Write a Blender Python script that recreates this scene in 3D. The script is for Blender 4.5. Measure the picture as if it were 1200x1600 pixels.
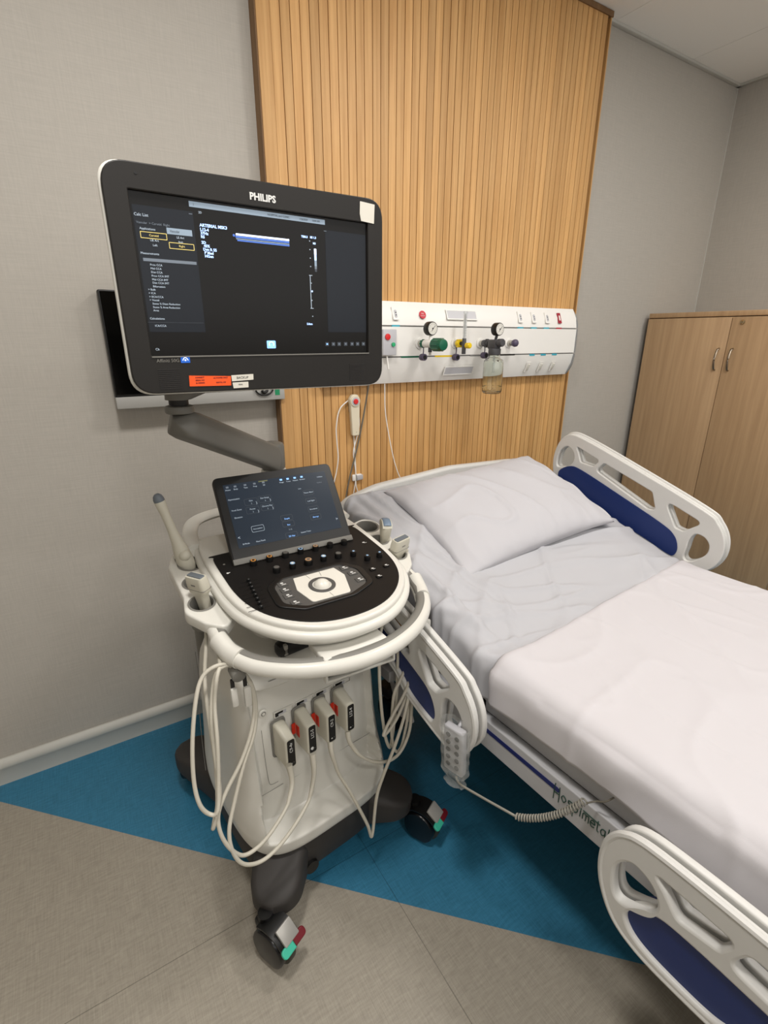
import bpy, bmesh, math, random
from mathutils import Matrix, Vector, noise
R_ = math.radians
random.seed(4)
S = bpy.context.scene
COL = S.collection
for o in list(bpy.data.objects): bpy.data.objects.remove(o)

# ------------------------------------------------------------ camera
def cam_axes(yaw, pitch, roll):
    f = Vector((math.sin(yaw)*math.cos(pitch), math.cos(yaw)*math.cos(pitch), math.sin(pitch)))
    r = Vector((math.cos(yaw), -math.sin(yaw), 0)); u = r.cross(f)
    c, s = math.cos(roll), math.sin(roll)
    return r*c+u*s, -r*s+u*c, f
cd = bpy.data.cameras.new('camera'); cam = bpy.data.objects.new('camera', cd); COL.objects.link(cam)
cr, cu, cf = cam_axes(.555013130, -.339542164, .0031973)
cam.matrix_world = Matrix(((cr.x, cu.x, -cf.x, 0), (cr.y, cu.y, -cf.y, -1.858), (cr.z, cu.z, -cf.z, 1.5), (0, 0, 0, 1)))
cd.sensor_fit = 'VERTICAL'; cd.sensor_height = 36; cd.sensor_width = 27; cd.lens = 778.387/1600*36
cd.clip_start = .02
S.camera = cam
# ------------------------------------------------------------ world, lights, exposure
w = bpy.data.worlds.new('world'); S.world = w; w.use_nodes = True
w.node_tree.nodes['Background'].inputs[0].default_value = (1, .98, .955, 1)
w.node_tree.nodes['Background'].inputs[1].default_value = 1.65  # ambient fill added to brighten the room through the open front
def area(name, loc, sx, sy, power, col=(1, .965, .925)):
    l = bpy.data.lights.new(name, 'AREA'); l.shape = 'RECTANGLE'; l.size = sx; l.size_y = sy
    l.energy = power; l.color = col
    o = bpy.data.objects.new(name, l); COL.objects.link(o); o.location = loc
    return o
area('overhead_light', (.12, -1.3, 2.795), .26, .26, 24)
area('overhead_light', (1.62, -1.3, 2.795), .26, .26, 16)
area('overhead_light', (.1, -2.9, 2.795), .3, .3, 16)  # added unseen light behind the camera, brightens the walls
area('overhead_light', (1.62, -2.9, 2.795), .3, .3, 14)  # another added light out of view, for more bounce
area('overhead_light', (2.85, -1.5, 2.795), .3, .3, 12)  # added unseen light to lift the cabinet and right wall
S.view_settings.view_transform = 'Standard'; S.view_settings.look = 'None'
S.view_settings.exposure = 0.06; S.view_settings.gamma = 1; S.view_settings.use_curve_mapping = False

# ------------------------------------------------------------ materials
def lin(c):
    return tuple((v/12.92 if v <= .04045 else ((v+.055)/1.055)**2.4) for v in c)
def hexc(h):
    h = h.lstrip('#'); return lin(tuple(int(h[i:i+2], 16)/255 for i in (0, 2, 4)))+(1,)
def N(nt, t, **k):
    n = nt.nodes.new(t)
    for a, b in k.items(): setattr(n, a, b)
    return n
def mat(name, h, rough=.5, metal=0, bump=0, bscale=200, coat=0, emit=0, trans=0, ior=1.45, alpha=1, var=0, vscale=5):
    m = bpy.data.materials.new(name); m.use_nodes = True; nt = m.node_tree; p = nt.nodes['Principled BSDF']
    p.inputs['Base Color'].default_value = hexc(h); p.inputs['Roughness'].default_value = rough
    p.inputs['Metallic'].default_value = metal; p.inputs['Coat Weight'].default_value = coat
    p.inputs['Transmission Weight'].default_value = trans; p.inputs['IOR'].default_value = ior
    p.inputs['Alpha'].default_value = alpha
    if emit: p.inputs['Emission Color'].default_value = hexc(h); p.inputs['Emission Strength'].default_value = emit
    tc = N(nt, 'ShaderNodeTexCoord')
    nz = N(nt, 'ShaderNodeTexNoise'); nz.inputs['Scale'].default_value = bscale if bump else vscale
    nt.links.new(tc.outputs['Object'], nz.inputs['Vector'])
    if bump:
        b = N(nt, 'ShaderNodeBump'); b.inputs['Strength'].default_value = bump; b.inputs['Distance'].default_value = .001
        nt.links.new(nz.outputs['Fac'], b.inputs['Height']); nt.links.new(b.outputs['Normal'], p.inputs['Normal'])
    if var or not bump:
        n2 = N(nt, 'ShaderNodeTexNoise'); n2.inputs['Scale'].default_value = vscale
        nt.links.new(tc.outputs['Object'], n2.inputs['Vector'])
        mr = N(nt, 'ShaderNodeMapRange'); v = var or .02
        mr.inputs['To Min'].default_value = 1-v; mr.inputs['To Max'].default_value = 1+v
        nt.links.new(n2.outputs['Fac'], mr.inputs['Value'])
        mx = N(nt, 'ShaderNodeMix', data_type='RGBA', blend_type='MULTIPLY'); mx.inputs[0].default_value = 1
        mx.inputs[6].default_value = hexc(h); nt.links.new(mr.outputs['Result'], mx.inputs[7])
        nt.links.new(mx.outputs[2], p.inputs['Base Color'])
    return m
def streaky(name, dark, light, scale, rough=.5, bump=.1, seams=None, grid2=None):
    """two crossed stretched noises between two colours (linen vinyl, wallpaper, wood grain)"""
    m = bpy.data.materials.new(name); m.use_nodes = True; nt = m.node_tree; p = nt.nodes['Principled BSDF']
    p.inputs['Roughness'].default_value = rough
    g = N(nt, 'ShaderNodeNewGeometry')
    def nz(sc):
        mp = N(nt, 'ShaderNodeMapping'); mp.inputs['Scale'].default_value = sc
        nt.links.new(g.outputs['Position'], mp.inputs['Vector'])
        n = N(nt, 'ShaderNodeTexNoise'); n.inputs['Scale'].default_value = 1; n.inputs['Detail'].default_value = 5
        n.inputs['Roughness'].default_value = .65
        nt.links.new(mp.outputs[0], n.inputs['Vector']); return n.outputs['Fac']
    a = nz(scale)
    if grid2:
        b = nz(grid2); ad = N(nt, 'ShaderNodeMath', operation='ADD'); nt.links.new(a, ad.inputs[0]); nt.links.new(b, ad.inputs[1])
        ml = N(nt, 'ShaderNodeMath', operation='MULTIPLY'); ml.inputs[1].default_value = .5
        nt.links.new(ad.outputs[0], ml.inputs[0]); a = ml.outputs[0]
    cr_ = N(nt, 'ShaderNodeValToRGB'); cr_.color_ramp.elements[0].position = .33; cr_.color_ramp.elements[1].position = .67
    cr_.color_ramp.elements[0].color = hexc(dark); cr_.color_ramp.elements[1].color = hexc(light)
    nt.links.new(a, cr_.inputs[0])
    if bump:
        bp = N(nt, 'ShaderNodeBump'); bp.inputs['Strength'].default_value = bump; bp.inputs['Distance'].default_value = .001
        nt.links.new(a, bp.inputs['Height']); nt.links.new(bp.outputs[0], p.inputs['Normal'])
    nt.links.new(cr_.outputs[0], p.inputs['Base Color'])
    return m, nt, p, g, cr_, a

M_wall = streaky('wall_fabric_paper', '#a8a39b', '#b5b0a7', (9, 9, 260), .75, .25, grid2=(220, 220, 14))[0]
M_ceil = mat('ceiling_tile', '#f3f1ec', .9, bump=.2, bscale=400)
M_white = mat('white_plastic', '#d6d4cc', .38, coat=.15)
M_bedw = mat('bed_white_plastic', '#cbcac6', .4)
M_grey = mat('grey_plastic', '#77756f', .5)
M_dgrey = mat('charcoal_plastic', '#2d2b2a', .55, bump=.1, bscale=900)
M_leg = mat('base_charcoal', '#34312f', .6, bump=.12, bscale=1200)
M_arm = mat('arm_grey', '#6b6963', .5)
M_bezel = mat('bezel_black', '#242220', .45)
M_black = mat('black_plastic', '#0c0c0c', .4)
M_panel = mat('console_black', '#141211', .5); M_panel.node_tree.nodes['Principled BSDF'].inputs['Specular IOR Level'].default_value = .25
for m_ in (M_bezel, M_dgrey): m_.node_tree.nodes['Principled BSDF'].inputs['Specular IOR Level'].default_value = .3
M_wheel = mat('wheel_black', '#0e0e10', .25)
M_tread = mat('wheel_tread', '#3a382f', .5)
M_cable = mat('cable_beige', '#c4bfb1', .45)
M_probe = mat('probe_beige', '#c3bfb0', .4)
M_lens = mat('probe_lens', '#626970', .4)
M_lensb = mat('probe_lens_blue', '#6d7f92', .4)
M_steel = mat('steel', '#b9b6ae', .3, metal=.9)
M_silver = mat('silver_plastic', '#a9a7a2', .4, metal=.3)
M_teal = mat('teal_tab', '#3fb79b', .4)
M_red = mat('red_tab', '#6d1520', .4)
M_redb = mat('red_button', '#d22a2a', .35)
M_orange = mat('orange_sticker', '#f0581c', .5)
M_tagred = mat('red_tag', '#d8351f', .5)
M_sticker = mat('paper_sticker', '#d6d2c6', .6)
M_blue = mat('bed_blue', '#142a63', .45)
M_dblue = mat('stripe_blue', '#14205e', .4)
M_frame = mat('frame_grey', '#b4b4b6', .4)
M_deck = mat('deck_grey', '#77777b', .5)
M_sheet = mat('fitted_sheet_cotton', '#b2b2b6', .85, bump=.15, bscale=900)
M_blanket = mat('flat_sheet_cotton', '#c5c2c5', .85, bump=.15, bscale=900)
M_pillow = mat('pillowcase_cotton', '#bab9bd', .85, bump=.15, bscale=900)
M_base = mat('baseboard_grey', '#c0bfb8', .45)
M_rail = mat('rail_white', '#e9e7e2', .35)
M_railend = mat('rail_end_grey', '#8d8f90', .4)
M_groove = mat('groove_grey', '#7d7c79', .6)
M_label = mat('label_pocket', '#b9b9bd', .3)
M_cyan = mat('cyan_label', '#35a3b8', .5)
M_green = mat('oxygen_green', '#0c5a40', .35)
M_yellow = mat('air_yellow', '#e2c112', .35)
M_purple = mat('purple_cap', '#51495f', .45)
M_dkvalve = mat('valve_grey', '#47474a', .45)
M_dial = mat('dial_white', '#dad7cf', .3)
M_glass = mat('jar_glass', '#f3f7f2', .02, trans=1, ior=1.45)
M_clear = mat('clear_tube', '#dfe3e3', .08, alpha=.45)
M_bag = mat('plastic_bag', '#c9ccca', .15, alpha=.32)
M_cream = mat('cream_plastic', '#d8cfb8', .4)
M_ink = mat('ink', '#2c2c2e', .6)
M_green_ink = mat('logo_green', '#174034', .5)
M_tvs = mat('tv_silver', '#a5a4a0', .4)
M_coil = mat('coil_grey', '#8f8c82', .5)
M_cordg = mat('cord_grey', '#6e695e', .5)
M_keys = mat('key_grey', '#4d4c4a', .45)
M_ivory = mat('ivory_key', '#d8d5cb', .3)
M_whiteink = mat('white_print', '#d5d5d2', .5)
M_lock = mat('lock_metal', '#b8a98a', .25, metal=1)
M_handle = mat('handle_metal', '#9a8f80', .28, metal=1)
def emi(name, h, s): return mat(name, h, .4, emit=s)
# glass faces of displays
def screen_mat(name, h, e, rough):
    m = mat(name, h, rough, emit=e); m.node_tree.nodes['Principled BSDF'].inputs['Specular IOR Level'].default_value = .22; return m
M_scr = screen_mat('display_dark', '#161514', .12, .22)
M_scrp = screen_mat('display_panel', '#1d2025', .35, .22)
M_tab = screen_mat('touch_display', '#232b35', .6, .3)
M_tvscr = screen_mat('tv_glass', '#030303', 0.01, .12)
E_bar = emi('ui_bar', '#74828f', .8); E_txt = emi('ui_white', '#9aa6b2', .8); E_dim = emi('ui_dim', '#5d656e', .7)
E_blue = emi('ui_blue', '#a9c8ff', 1.2); E_icon = emi('ui_icon', '#7fb0f0', 1.0); E_yel = emi('ui_yellow', '#c8b46a', .8)
E_us = emi('ui_ultrasound', '#dfeaff', 1.3); E_usb = emi('ui_ultrasound_blue', '#3e5fa8', .9); E_card = emi('ui_card', '#33373d', .8)
E_logo = emi('logo_blue', '#1f62c9', .15)
E_green = emi('ui_olive', '#5a5a38', .8)

# oak slat material, tinted per slat by its position along the wall
PITCH = .03265; PX0 = .7105
m, nt, p, g, crp, a_ = streaky('oak_slats', '#bd8d53', '#d8ab70', (60, 60, 1.7), .5, .15)
sx = N(nt, 'ShaderNodeSeparateXYZ'); nt.links.new(g.outputs['Position'], sx.inputs[0])
mm = N(nt, 'ShaderNodeMath', operation='SUBTRACT'); mm.inputs[1].default_value = PX0; nt.links.new(sx.outputs[0], mm.inputs[0])
m2 = N(nt, 'ShaderNodeMath', operation='DIVIDE'); m2.inputs[1].default_value = PITCH; nt.links.new(mm.outputs[0], m2.inputs[0])
m3 = N(nt, 'ShaderNodeMath', operation='FLOOR'); nt.links.new(m2.outputs[0], m3.inputs[0])
wn = N(nt, 'ShaderNodeTexWhiteNoise', noise_dimensions='1D'); nt.links.new(m3.outputs[0], wn.inputs['W'])
mr = N(nt, 'ShaderNodeMapRange'); mr.inputs['To Min'].default_value = .88; mr.inputs['To Max'].default_value = 1.1; nt.links.new(wn.outputs['Value'], mr.inputs['Value'])
mx = N(nt, 'ShaderNodeMix', data_type='RGBA', blend_type='MULTIPLY'); mx.inputs[0].default_value = 1
nt.links.new(crp.outputs[0], mx.inputs[6]); nt.links.new(mr.outputs['Result'], mx.inputs[7]); nt.links.new(mx.outputs[2], p.inputs['Base Color'])
M_slat = m
M_groovew = mat('slat_groove_dark', '#5d3c1e', .8)
M_oakedge = streaky('oak_edge', '#6f5234', '#80613f', (40, 40, 1.5), .6, .1)[0]
M_cab = streaky('cabinet_ash', '#a98a67', '#ba9b76', (45, 45, 1.6), .5, .1)[0]
M_cabgap = mat('cabinet_gap', '#3b2c20', .8)
# floor
m, nt, p, g, crp, a_ = streaky('vinyl_floor', '#8b8478', '#a9a294', (420, 14, 1), .45, .12, grid2=(26, 150, 1))
sx = N(nt, 'ShaderNodeSeparateXYZ'); nt.links.new(g.outputs['Position'], sx.inputs[0])
cb = N(nt, 'ShaderNodeValToRGB'); cb.color_ramp.elements[0].position = .33; cb.color_ramp.elements[1].position = .67
cb.color_ramp.elements[0].color = hexc('#25647f'); cb.color_ramp.elements[1].color = hexc('#3a80a3'); nt.links.new(a_, cb.inputs[0])
ad = N(nt, 'ShaderNodeMath', operation='ADD'); nt.links.new(sx.outputs[0], ad.inputs[0]); nt.links.new(sx.outputs[1], ad.inputs[1])
gt = N(nt, 'ShaderNodeMath', operation='GREATER_THAN'); gt.inputs[1].default_value = -.53; nt.links.new(ad.outputs[0], gt.inputs[0])
mx = N(nt, 'ShaderNodeMix', data_type='RGBA'); nt.links.new(gt.outputs[0], mx.inputs[0]); nt.links.new(crp.outputs[0], mx.inputs[6]); nt.links.new(cb.outputs[0], mx.inputs[7])
def seam(out, v):
    s1 = N(nt, 'ShaderNodeMath', operation='SUBTRACT'); s1.inputs[1].default_value = v; nt.links.new(out, s1.inputs[0])
    s2 = N(nt, 'ShaderNodeMath', operation='ABSOLUTE'); nt.links.new(s1.outputs[0], s2.inputs[0])
    s3 = N(nt, 'ShaderNodeMath', operation='LESS_THAN'); s3.inputs[1].default_value = .0009; nt.links.new(s2.outputs[0], s3.inputs[0]); return s3.outputs[0]
sm = N(nt, 'ShaderNodeMath', operation='MAXIMUM'); nt.links.new(seam(sx.outputs[0], .541), sm.inputs[0]); nt.links.new(seam(sx.outputs[1], -.885), sm.inputs[1])
mx2 = N(nt, 'ShaderNodeMix', data_type='RGBA', blend_type='MULTIPLY'); mx2.inputs[7].default_value = (.5, .5, .5, 1)
nt.links.new(sm.outputs[0], mx2.inputs[0]); nt.links.new(mx.outputs[2], mx2.inputs[6]); nt.links.new(mx2.outputs[2], p.inputs['Base Color'])
M_floor = m

# ------------------------------------------------------------ mesh helpers
T = lambda x, y, z: Matrix.Translation((x, y, z))
def RX(a): return Matrix.Rotation(R_(a), 4, 'X')
def RY(a): return Matrix.Rotation(R_(a), 4, 'Y')
def RZ(a): return Matrix.Rotation(R_(a), 4, 'Z')
I4 = Matrix.Identity(4)
def smooth_path(pts, n=8, closed=False):
    P = [Vector(q) for q in pts]; out = []
    L = len(P); rng = range(L if closed else L-1)
    for i in rng:
        if closed: a, b, c, d = P[(i-1) % L], P[i], P[(i+1) % L], P[(i+2) % L]
        else: a, b, c, d = P[max(i-1, 0)], P[i], P[i+1], P[min(i+2, L-1)]
        for k in range(n):
            t = k/n
            out.append(.5*((2*b)+(-a+c)*t+(2*a-5*b+4*c-d)*t*t+(-a+3*b-3*c+d)*t**3))
    if not closed: out.append(P[-1])
    return out
def roundpoly(pts, rad, n=5):
    out = []; L = len(pts)
    for i in range(L):
        a, b, c = Vector(pts[i-1]), Vector(pts[i]), Vector(pts[(i+1) % L])
        r = rad[i] if isinstance(rad, (list, tuple)) else rad
        u, v = (a-b), (c-b); lu, lv = u.length, v.length; u.normalize(); v.normalize()
        ang = math.acos(max(-1, min(1, u.dot(v)))); d = min(r/math.tan(max(ang/2, .05)), lu*.48, lv*.48)
        p0, p1 = b+u*d, b+v*d
        for k in range(n+1):
            t = k/n; out.append(((1-t)**2*p0+2*t*(1-t)*b+t*t*p1)[:2])
    return out
def rrect(w_, h_, r, cx=0, cy=0):
    return roundpoly([(cx-w_/2, cy-h_/2), (cx+w_/2, cy-h_/2), (cx+w_/2, cy+h_/2), (cx-w_/2, cy+h_/2)], r)
def circ(r, cx=0, cy=0, n=32): return [(cx+r*math.cos(2*math.pi*k/n), cy+r*math.sin(2*math.pi*k/n)) for k in range(n)]
class MB:
    def __init__(s): s.bm = bmesh.new(); s.mats = []
    def mi(s, m):
        if m not in s.mats: s.mats.append(m)
        return s.mats.index(m)
    def add(s, bm2, m, M=I4):
        k = s.mi(m); vm = {}
        for v in bm2.verts: vm[v] = s.bm.verts.new(M @ v.co)
        flip = M.to_3x3().determinant() < 0
        for f in bm2.faces:
            vs = [vm[v] for v in f.verts]
            if flip: vs.reverse()
            try: nf = s.bm.faces.new(vs)
            except ValueError: continue
            nf.material_index = k
        bm2.free()
    def box(s, c, d, m, bev=0, M=I4, seg=2):
        b = bmesh.new(); bmesh.ops.create_cube(b, size=1)
        for v in b.verts: v.co = Vector((v.co.x*d[0]+c[0], v.co.y*d[1]+c[1], v.co.z*d[2]+c[2]))
        if bev: bmesh.ops.bevel(b, geom=b.edges[:], offset=bev, segments=seg, profile=.5, affect='EDGES')
        s.add(b, m, M)
    def cyl(s, p0, p1, r0, m, r1=None, seg=24, bev=0, M=I4):
        p0, p1 = Vector(p0), Vector(p1); r1 = r0 if r1 is None else r1; L = (p1-p0).length
        q = (p1-p0).to_track_quat('Z', 'Y').to_matrix().to_4x4()
        pr = [(r0, 0), (r1, L)] if not bev else [(r0-bev, 0), (r0-bev*.3, bev*.3), (r0, bev), (r1, L-bev), (r1-bev*.3, L-bev*.3), (r1-bev, L)]
        s.lathe(pr, m, seg, M @ T(*p0) @ q)
    def lathe(s, prof, m, seg=28, M=I4, cap=True):
        b = bmesh.new(); rings = []
        for r, h in prof:
            if r < 1e-6: rings.append([b.verts.new((0, 0, h))])
            else: rings.append([b.verts.new((r*math.cos(2*math.pi*k/seg), r*math.sin(2*math.pi*k/seg), h)) for k in range(seg)])
        for A, B in zip(rings, rings[1:]):
            for k in range(seg):
                j = (k+1) % seg
                if len(A) == 1 and len(B) == 1: continue
                if len(A) == 1: b.faces.new((A[0], B[j], B[k]))
                elif len(B) == 1: b.faces.new((A[k], A[j], B[0]))
                else: b.faces.new((A[k], A[j], B[j], B[k]))
        if cap:
            if len(rings[0]) > 1: b.faces.new(rings[0][::-1])
            if len(rings[-1]) > 1: b.faces.new(rings[-1])
        s.add(b, m, M)
    def sph(s, c, r, m, sc=(1, 1, 1), M=I4, seg=20):
        b = bmesh.new(); bmesh.ops.create_uvsphere(b, u_segments=seg, v_segments=seg//2, radius=r)
        for v in b.verts: v.co = Vector((v.co.x*sc[0]+c[0], v.co.y*sc[1]+c[1], v.co.z*sc[2]+c[2]))
        s.add(b, m, M)
    def tube(s, pts, r, m, seg=10, n=8, M=I4, closed=False, flat=None, raw=False):
        P = [Vector(q) for q in pts] if raw else smooth_path(pts, n, closed)
        b = bmesh.new(); rings = []; L = len(P); up = Vector((0, 0, 1)); side = None
        for i, q in enumerate(P):
            d = (P[(i+1) % L]-P[i-1]) if closed else (P[min(i+1, L-1)]-P[max(i-1, 0)])
            d.normalize()
            if flat: sd = d.cross(up); sd.normalize(); side = sd
            elif side is None: side = d.orthogonal().normalized()
            else:
                side = side-d*side.dot(d); side.normalize()
            v = side.cross(d) if flat else d.cross(side); 
            rr = r(i/(L-1)) if callable(r) else r
            a, c = (flat if flat else (rr, rr))
            rings.append([b.verts.new(q+side*a*math.cos(2*math.pi*k/seg)+v*c*math.sin(2*math.pi*k/seg)) for k in range(seg)])
        for i in range(L if closed else L-1):
            A, B = rings[i], rings[(i+1) % L]
            for k in range(seg): b.faces.new((A[k], A[(k+1) % seg], B[(k+1) % seg], B[k]))
        if not closed: b.faces.new(rings[0][::-1]); b.faces.new(rings[-1])
        bmesh.ops.recalc_face_normals(b, faces=b.faces)
        s.add(b, m, M)
    def loft(s, rings, m, M=I4, cap=True, recalc=True):
        b = bmesh.new(); RR = [[b.verts.new(q) for q in r] for r in rings]; n = len(RR[0])
        for A, B in zip(RR, RR[1:]):
            for k in range(n): b.faces.new((A[k], A[(k+1) % n], B[(k+1) % n], B[k]))
        if cap: b.faces.new(RR[0][::-1]); b.faces.new(RR[-1])
        if recalc: bmesh.ops.recalc_face_normals(b, faces=b.faces)
        s.add(b, m, M)
    def quad(s, pts, m, M=I4):
        b = bmesh.new(); b.faces.new([b.verts.new(q) for q in pts]); s.add(b, m, M)
    def grid(s, fn, nu, nv, m, M=I4):
        b = bmesh.new(); V = [[b.verts.new(fn(i/nu, j/nv)) for j in range(nv+1)] for i in range(nu+1)]
        for i in range(nu):
            for j in range(nv): b.faces.new((V[i][j], V[i+1][j], V[i+1][j+1], V[i][j+1]))
        s.add(b, m, M)
    def curve_mesh(s, c, m, M):
        o = bpy.data.objects.new('tmp', c); COL.objects.link(o)
        bpy.context.view_layer.update()
        me = bpy.data.meshes.new_from_object(o.evaluated_get(bpy.context.evaluated_depsgraph_get()))
        b = bmesh.new(); b.from_mesh(me); bpy.data.objects.remove(o); bpy.data.meshes.remove(me)
        s.add(b, m, M)
    def plate(s, outer, holes, thick, m, M=I4, bev=0):
        """flat shape in local xy, from z=-thick/2 to +thick/2"""
        c = bpy.data.curves.new('tmp', 'CURVE'); c.dimensions = '2D'; c.fill_mode = 'BOTH'
        c.extrude = max(thick/2-bev, .00005); c.bevel_depth = bev; c.bevel_resolution = 2; c.offset = -bev
        for pl in [outer]+list(holes):
            sp = c.splines.new('POLY'); sp.points.add(len(pl)-1); sp.use_cyclic_u = True
            for k, q in enumerate(pl): sp.points[k].co = (q[0], q[1], 0, 1)
        s.curve_mesh(c, m, M); bpy.data.curves.remove(c)
    def text(s, t, size, m, M=I4, ext=.0002, align='LEFT', bold=0):
        c = bpy.data.curves.new('tmp', 'FONT'); c.body = t; c.size = size; c.extrude = ext; c.align_x = align; c.align_y = 'CENTER'
        c.offset = bold; c.resolution_u = 2
        s.curve_mesh(c, m, M); bpy.data.curves.remove(c)
    def build(s, name, parent=None, M=None, sharp=40, weld=False):
        if weld: bmesh.ops.remove_doubles(s.bm, verts=s.bm.verts, dist=1e-5)
        me = bpy.data.meshes.new(name); s.bm.to_mesh(me); s.bm.free()
        for k in s.mats: me.materials.append(k)
        me.polygons.foreach_set('use_smooth', [True]*len(me.polygons)); me.set_sharp_from_angle(angle=R_(sharp))
        o = bpy.data.objects.new(name, me); COL.objects.link(o)
        if parent: o.parent = parent
        if M is not None: o.matrix_local = M
        return o
def tag(o, label=None, cat=None, group=None, kind=None):
    for k, v in (('label', label), ('category', cat), ('group', group), ('kind', kind)):
        if v: o[k] = v
    return o
def empty(name, M, label, cat, group=None):
    o = bpy.data.objects.new(name, None); COL.objects.link(o); o.matrix_world = M; o.empty_display_size = .05
    tag(o, label, cat, group); return o
def struct(mb, name, label=None):
    o = mb.build(name); o['kind'] = 'structure'
    if label: o['label'] = label
    return o
FY = RX(90)          # text/plates facing -y

# ------------------------------------------------------------ room shell
XL, XR, YB, YF, ZC = -1.7, 3.46, 0.0, -4.3, 2.817
b = MB(); b.box(((XL+XR)/2, (YB+YF)/2, -.05), (XR-XL+.4, YB-YF+.4, .1), M_floor); struct(b, 'floor', 'grey vinyl floor with a diagonal blue area along the wall')
b = MB(); b.box(((XL+XR)/2, .1, ZC/2), (XR-XL+.4, .2, ZC), M_wall); struct(b, 'wall_back', 'greige textured wall behind the bed')
b = MB(); b.box((XR+.1, (YB+YF)/2, ZC/2), (.2, YB-YF, ZC), M_wall); struct(b, 'wall_right', 'greige wall behind the cabinet')
b = MB(); b.box((XL-.1, (YB+YF)/2, ZC/2), (.2, YB-YF, ZC), M_wall); struct(b, 'wall_left')
b = MB(); b.box(((XL+XR)/2, YF-.1, .75), (XR-XL+.4, .2, 1.5), M_wall); struct(b, 'wall_front_cut')  # unseen, cut low to let world light in above and block it below
b = MB()
tx = [XL-.2]+[2.34+.62*k for k in range(-6, 2)]+[XR+.2]
ty = [YF-.2]+[-.62*k for k in range(6, 0, -1)]+[YB+.2]
for i in range(len(tx)-1):
    for j in range(len(ty)-1):
        x0, x1, y0, y1 = tx[i]+.0012, tx[i+1]-.0012, ty[j]+.0012, ty[j+1]-.0012
        b.box(((x0+x1)/2, (y0+y1)/2, ZC+.01), (x1-x0, y1-y0, .02), M_ceil)
b.box(((XL+XR)/2, (YB+YF)/2, ZC+.03), (XR-XL+.4, YB-YF+.4, .02), M_groove)
struct(b, 'ceiling', 'pale grey tiled ceiling')
b = MB(); b.box(((XL+XR)/2, -.011, ZC-.006), (XR-XL, .022, .012), M_base, .002); struct(b, 'trim_1', 'pale edge strip between ceiling and back wall')
b = MB(); b.box((XR-.011, (YB+YF)/2, ZC-.006), (.022, YB-YF, .012), M_base, .002); struct(b, 'trim_2', 'pale edge strip between ceiling and right wall')
b = MB(); b.box((XR-.002, -.002, ZC/2), (.005, .005, ZC), M_base); struct(b, 'trim_3', 'thin pale bead in the wall corner')
def baseboard(x0, x1, name):
    prof = [(0, 0), (-.014, 0), (-.014, .062), (-.017, .066), (-.019, .074), (-.018, .084), (-.013, .094), (-.006, .1), (0, .1)]
    b = MB(); b.loft([[(x, y, z) for y, z in prof] for x in (x0, x1)], M_base); struct(b, name, 'grey-white baseboard with rounded top')
baseboard(XL, .66, 'baseboard_back'); baseboard(2.27, XR, 'baseboard_back_right')
b = MB(); b.box((XR-.008, -2.6, .05), (.016, 3.3, .1), M_base, .003); struct(b, 'baseboard_right')
b = MB(); b.box((XL+.008, (YB+YF)/2, .05), (.016, YB-YF-.1, .1), M_base, .003); struct(b, 'baseboard_left')

# slat panel
b = MB(); PXR = 2.262; D = .05
b.box(((.67+PXR)/2, -.018, ZC/2-.003), (PXR-.672, .034, ZC-.012), M_groovew)
b.box((.6665, -.024, ZC/2-.003), (.005, .047, ZC-.012), M_oakedge)
b.box((.6895, -D+.008, ZC/2-.003), (.043, .016, ZC-.012), M_slat)
x = PX0
while x+PITCH < PXR+.001:
    b.box((x+PITCH/2, -D+.008, ZC/2-.003), (PITCH-.0028, .016, ZC-.012), M_slat); x += PITCH
b.box((PXR+.004, -.0255, ZC/2-.003), (.006, .05, ZC-.012), M_slat)
b.box(((.664+PXR)/2+.003, -D/2-.002, ZC-.012), (PXR-.664+.012, D+.008, .02), M_oakedge)
o = b.build('slat_wall_panel'); tag(o, 'oak panel of narrow vertical slats on the wall behind the bed', 'wall panel')

# ------------------------------------------------------------ cabinet
CX, CY0, CY1, CH = 2.95, -.03, -.93, 1.627
cab = empty('storage_cabinet', T(CX, (CY0+CY1)/2, 0), 'tall light wood two-door storage cabinet in the right corner', 'cabinet')
b = MB(); dep = XR-.01-CX; yc = 0; W = CY0-CY1
b.box((dep/2+.01, 0, .04), (dep-.02, W-.01, .08), M_cabgap)
b.box((dep/2+.012, 0, CH/2+.02), (dep-.016, W, CH-.06), M_cab)
b.box((.011, W/2-.004, CH/2), (.02, .012, CH-.04), M_cabgap)
b.build('body', cab)
b = MB(); b.box((dep/2-.003, 0, CH-.0125), (dep+.006, W+.006, .025), M_cab, .002); b.build('top_board', cab)
for s_, nm in ((1, 'l'), (-1, 'r')):
    b = MB(); b.box((-.006, s_*W/4, CH/2+.02), (.018, W/2-.0035, CH-.1), M_cab, .001); d = b.build('door', cab)
    b = MB(); hy = s_*.033; zc = 1.39
    b.tube([(-.014, hy, zc+.055), (-.032, hy, zc+.045), (-.043, hy, zc), (-.032, hy, zc-.045), (-.014, hy, zc-.055)], .004, M_handle, flat=(.0055, .003))
    b.build('handle', d)
    if s_ < 0:
        b = MB(); b.cyl((-.014, -.052, 1.572), (-.021, -.052, 1.572), .011, M_lock, bev=.001); b.box((-.0215, -.052, 1.572), (.001, .002, .007), M_black); b.build('lock', d)

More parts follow.
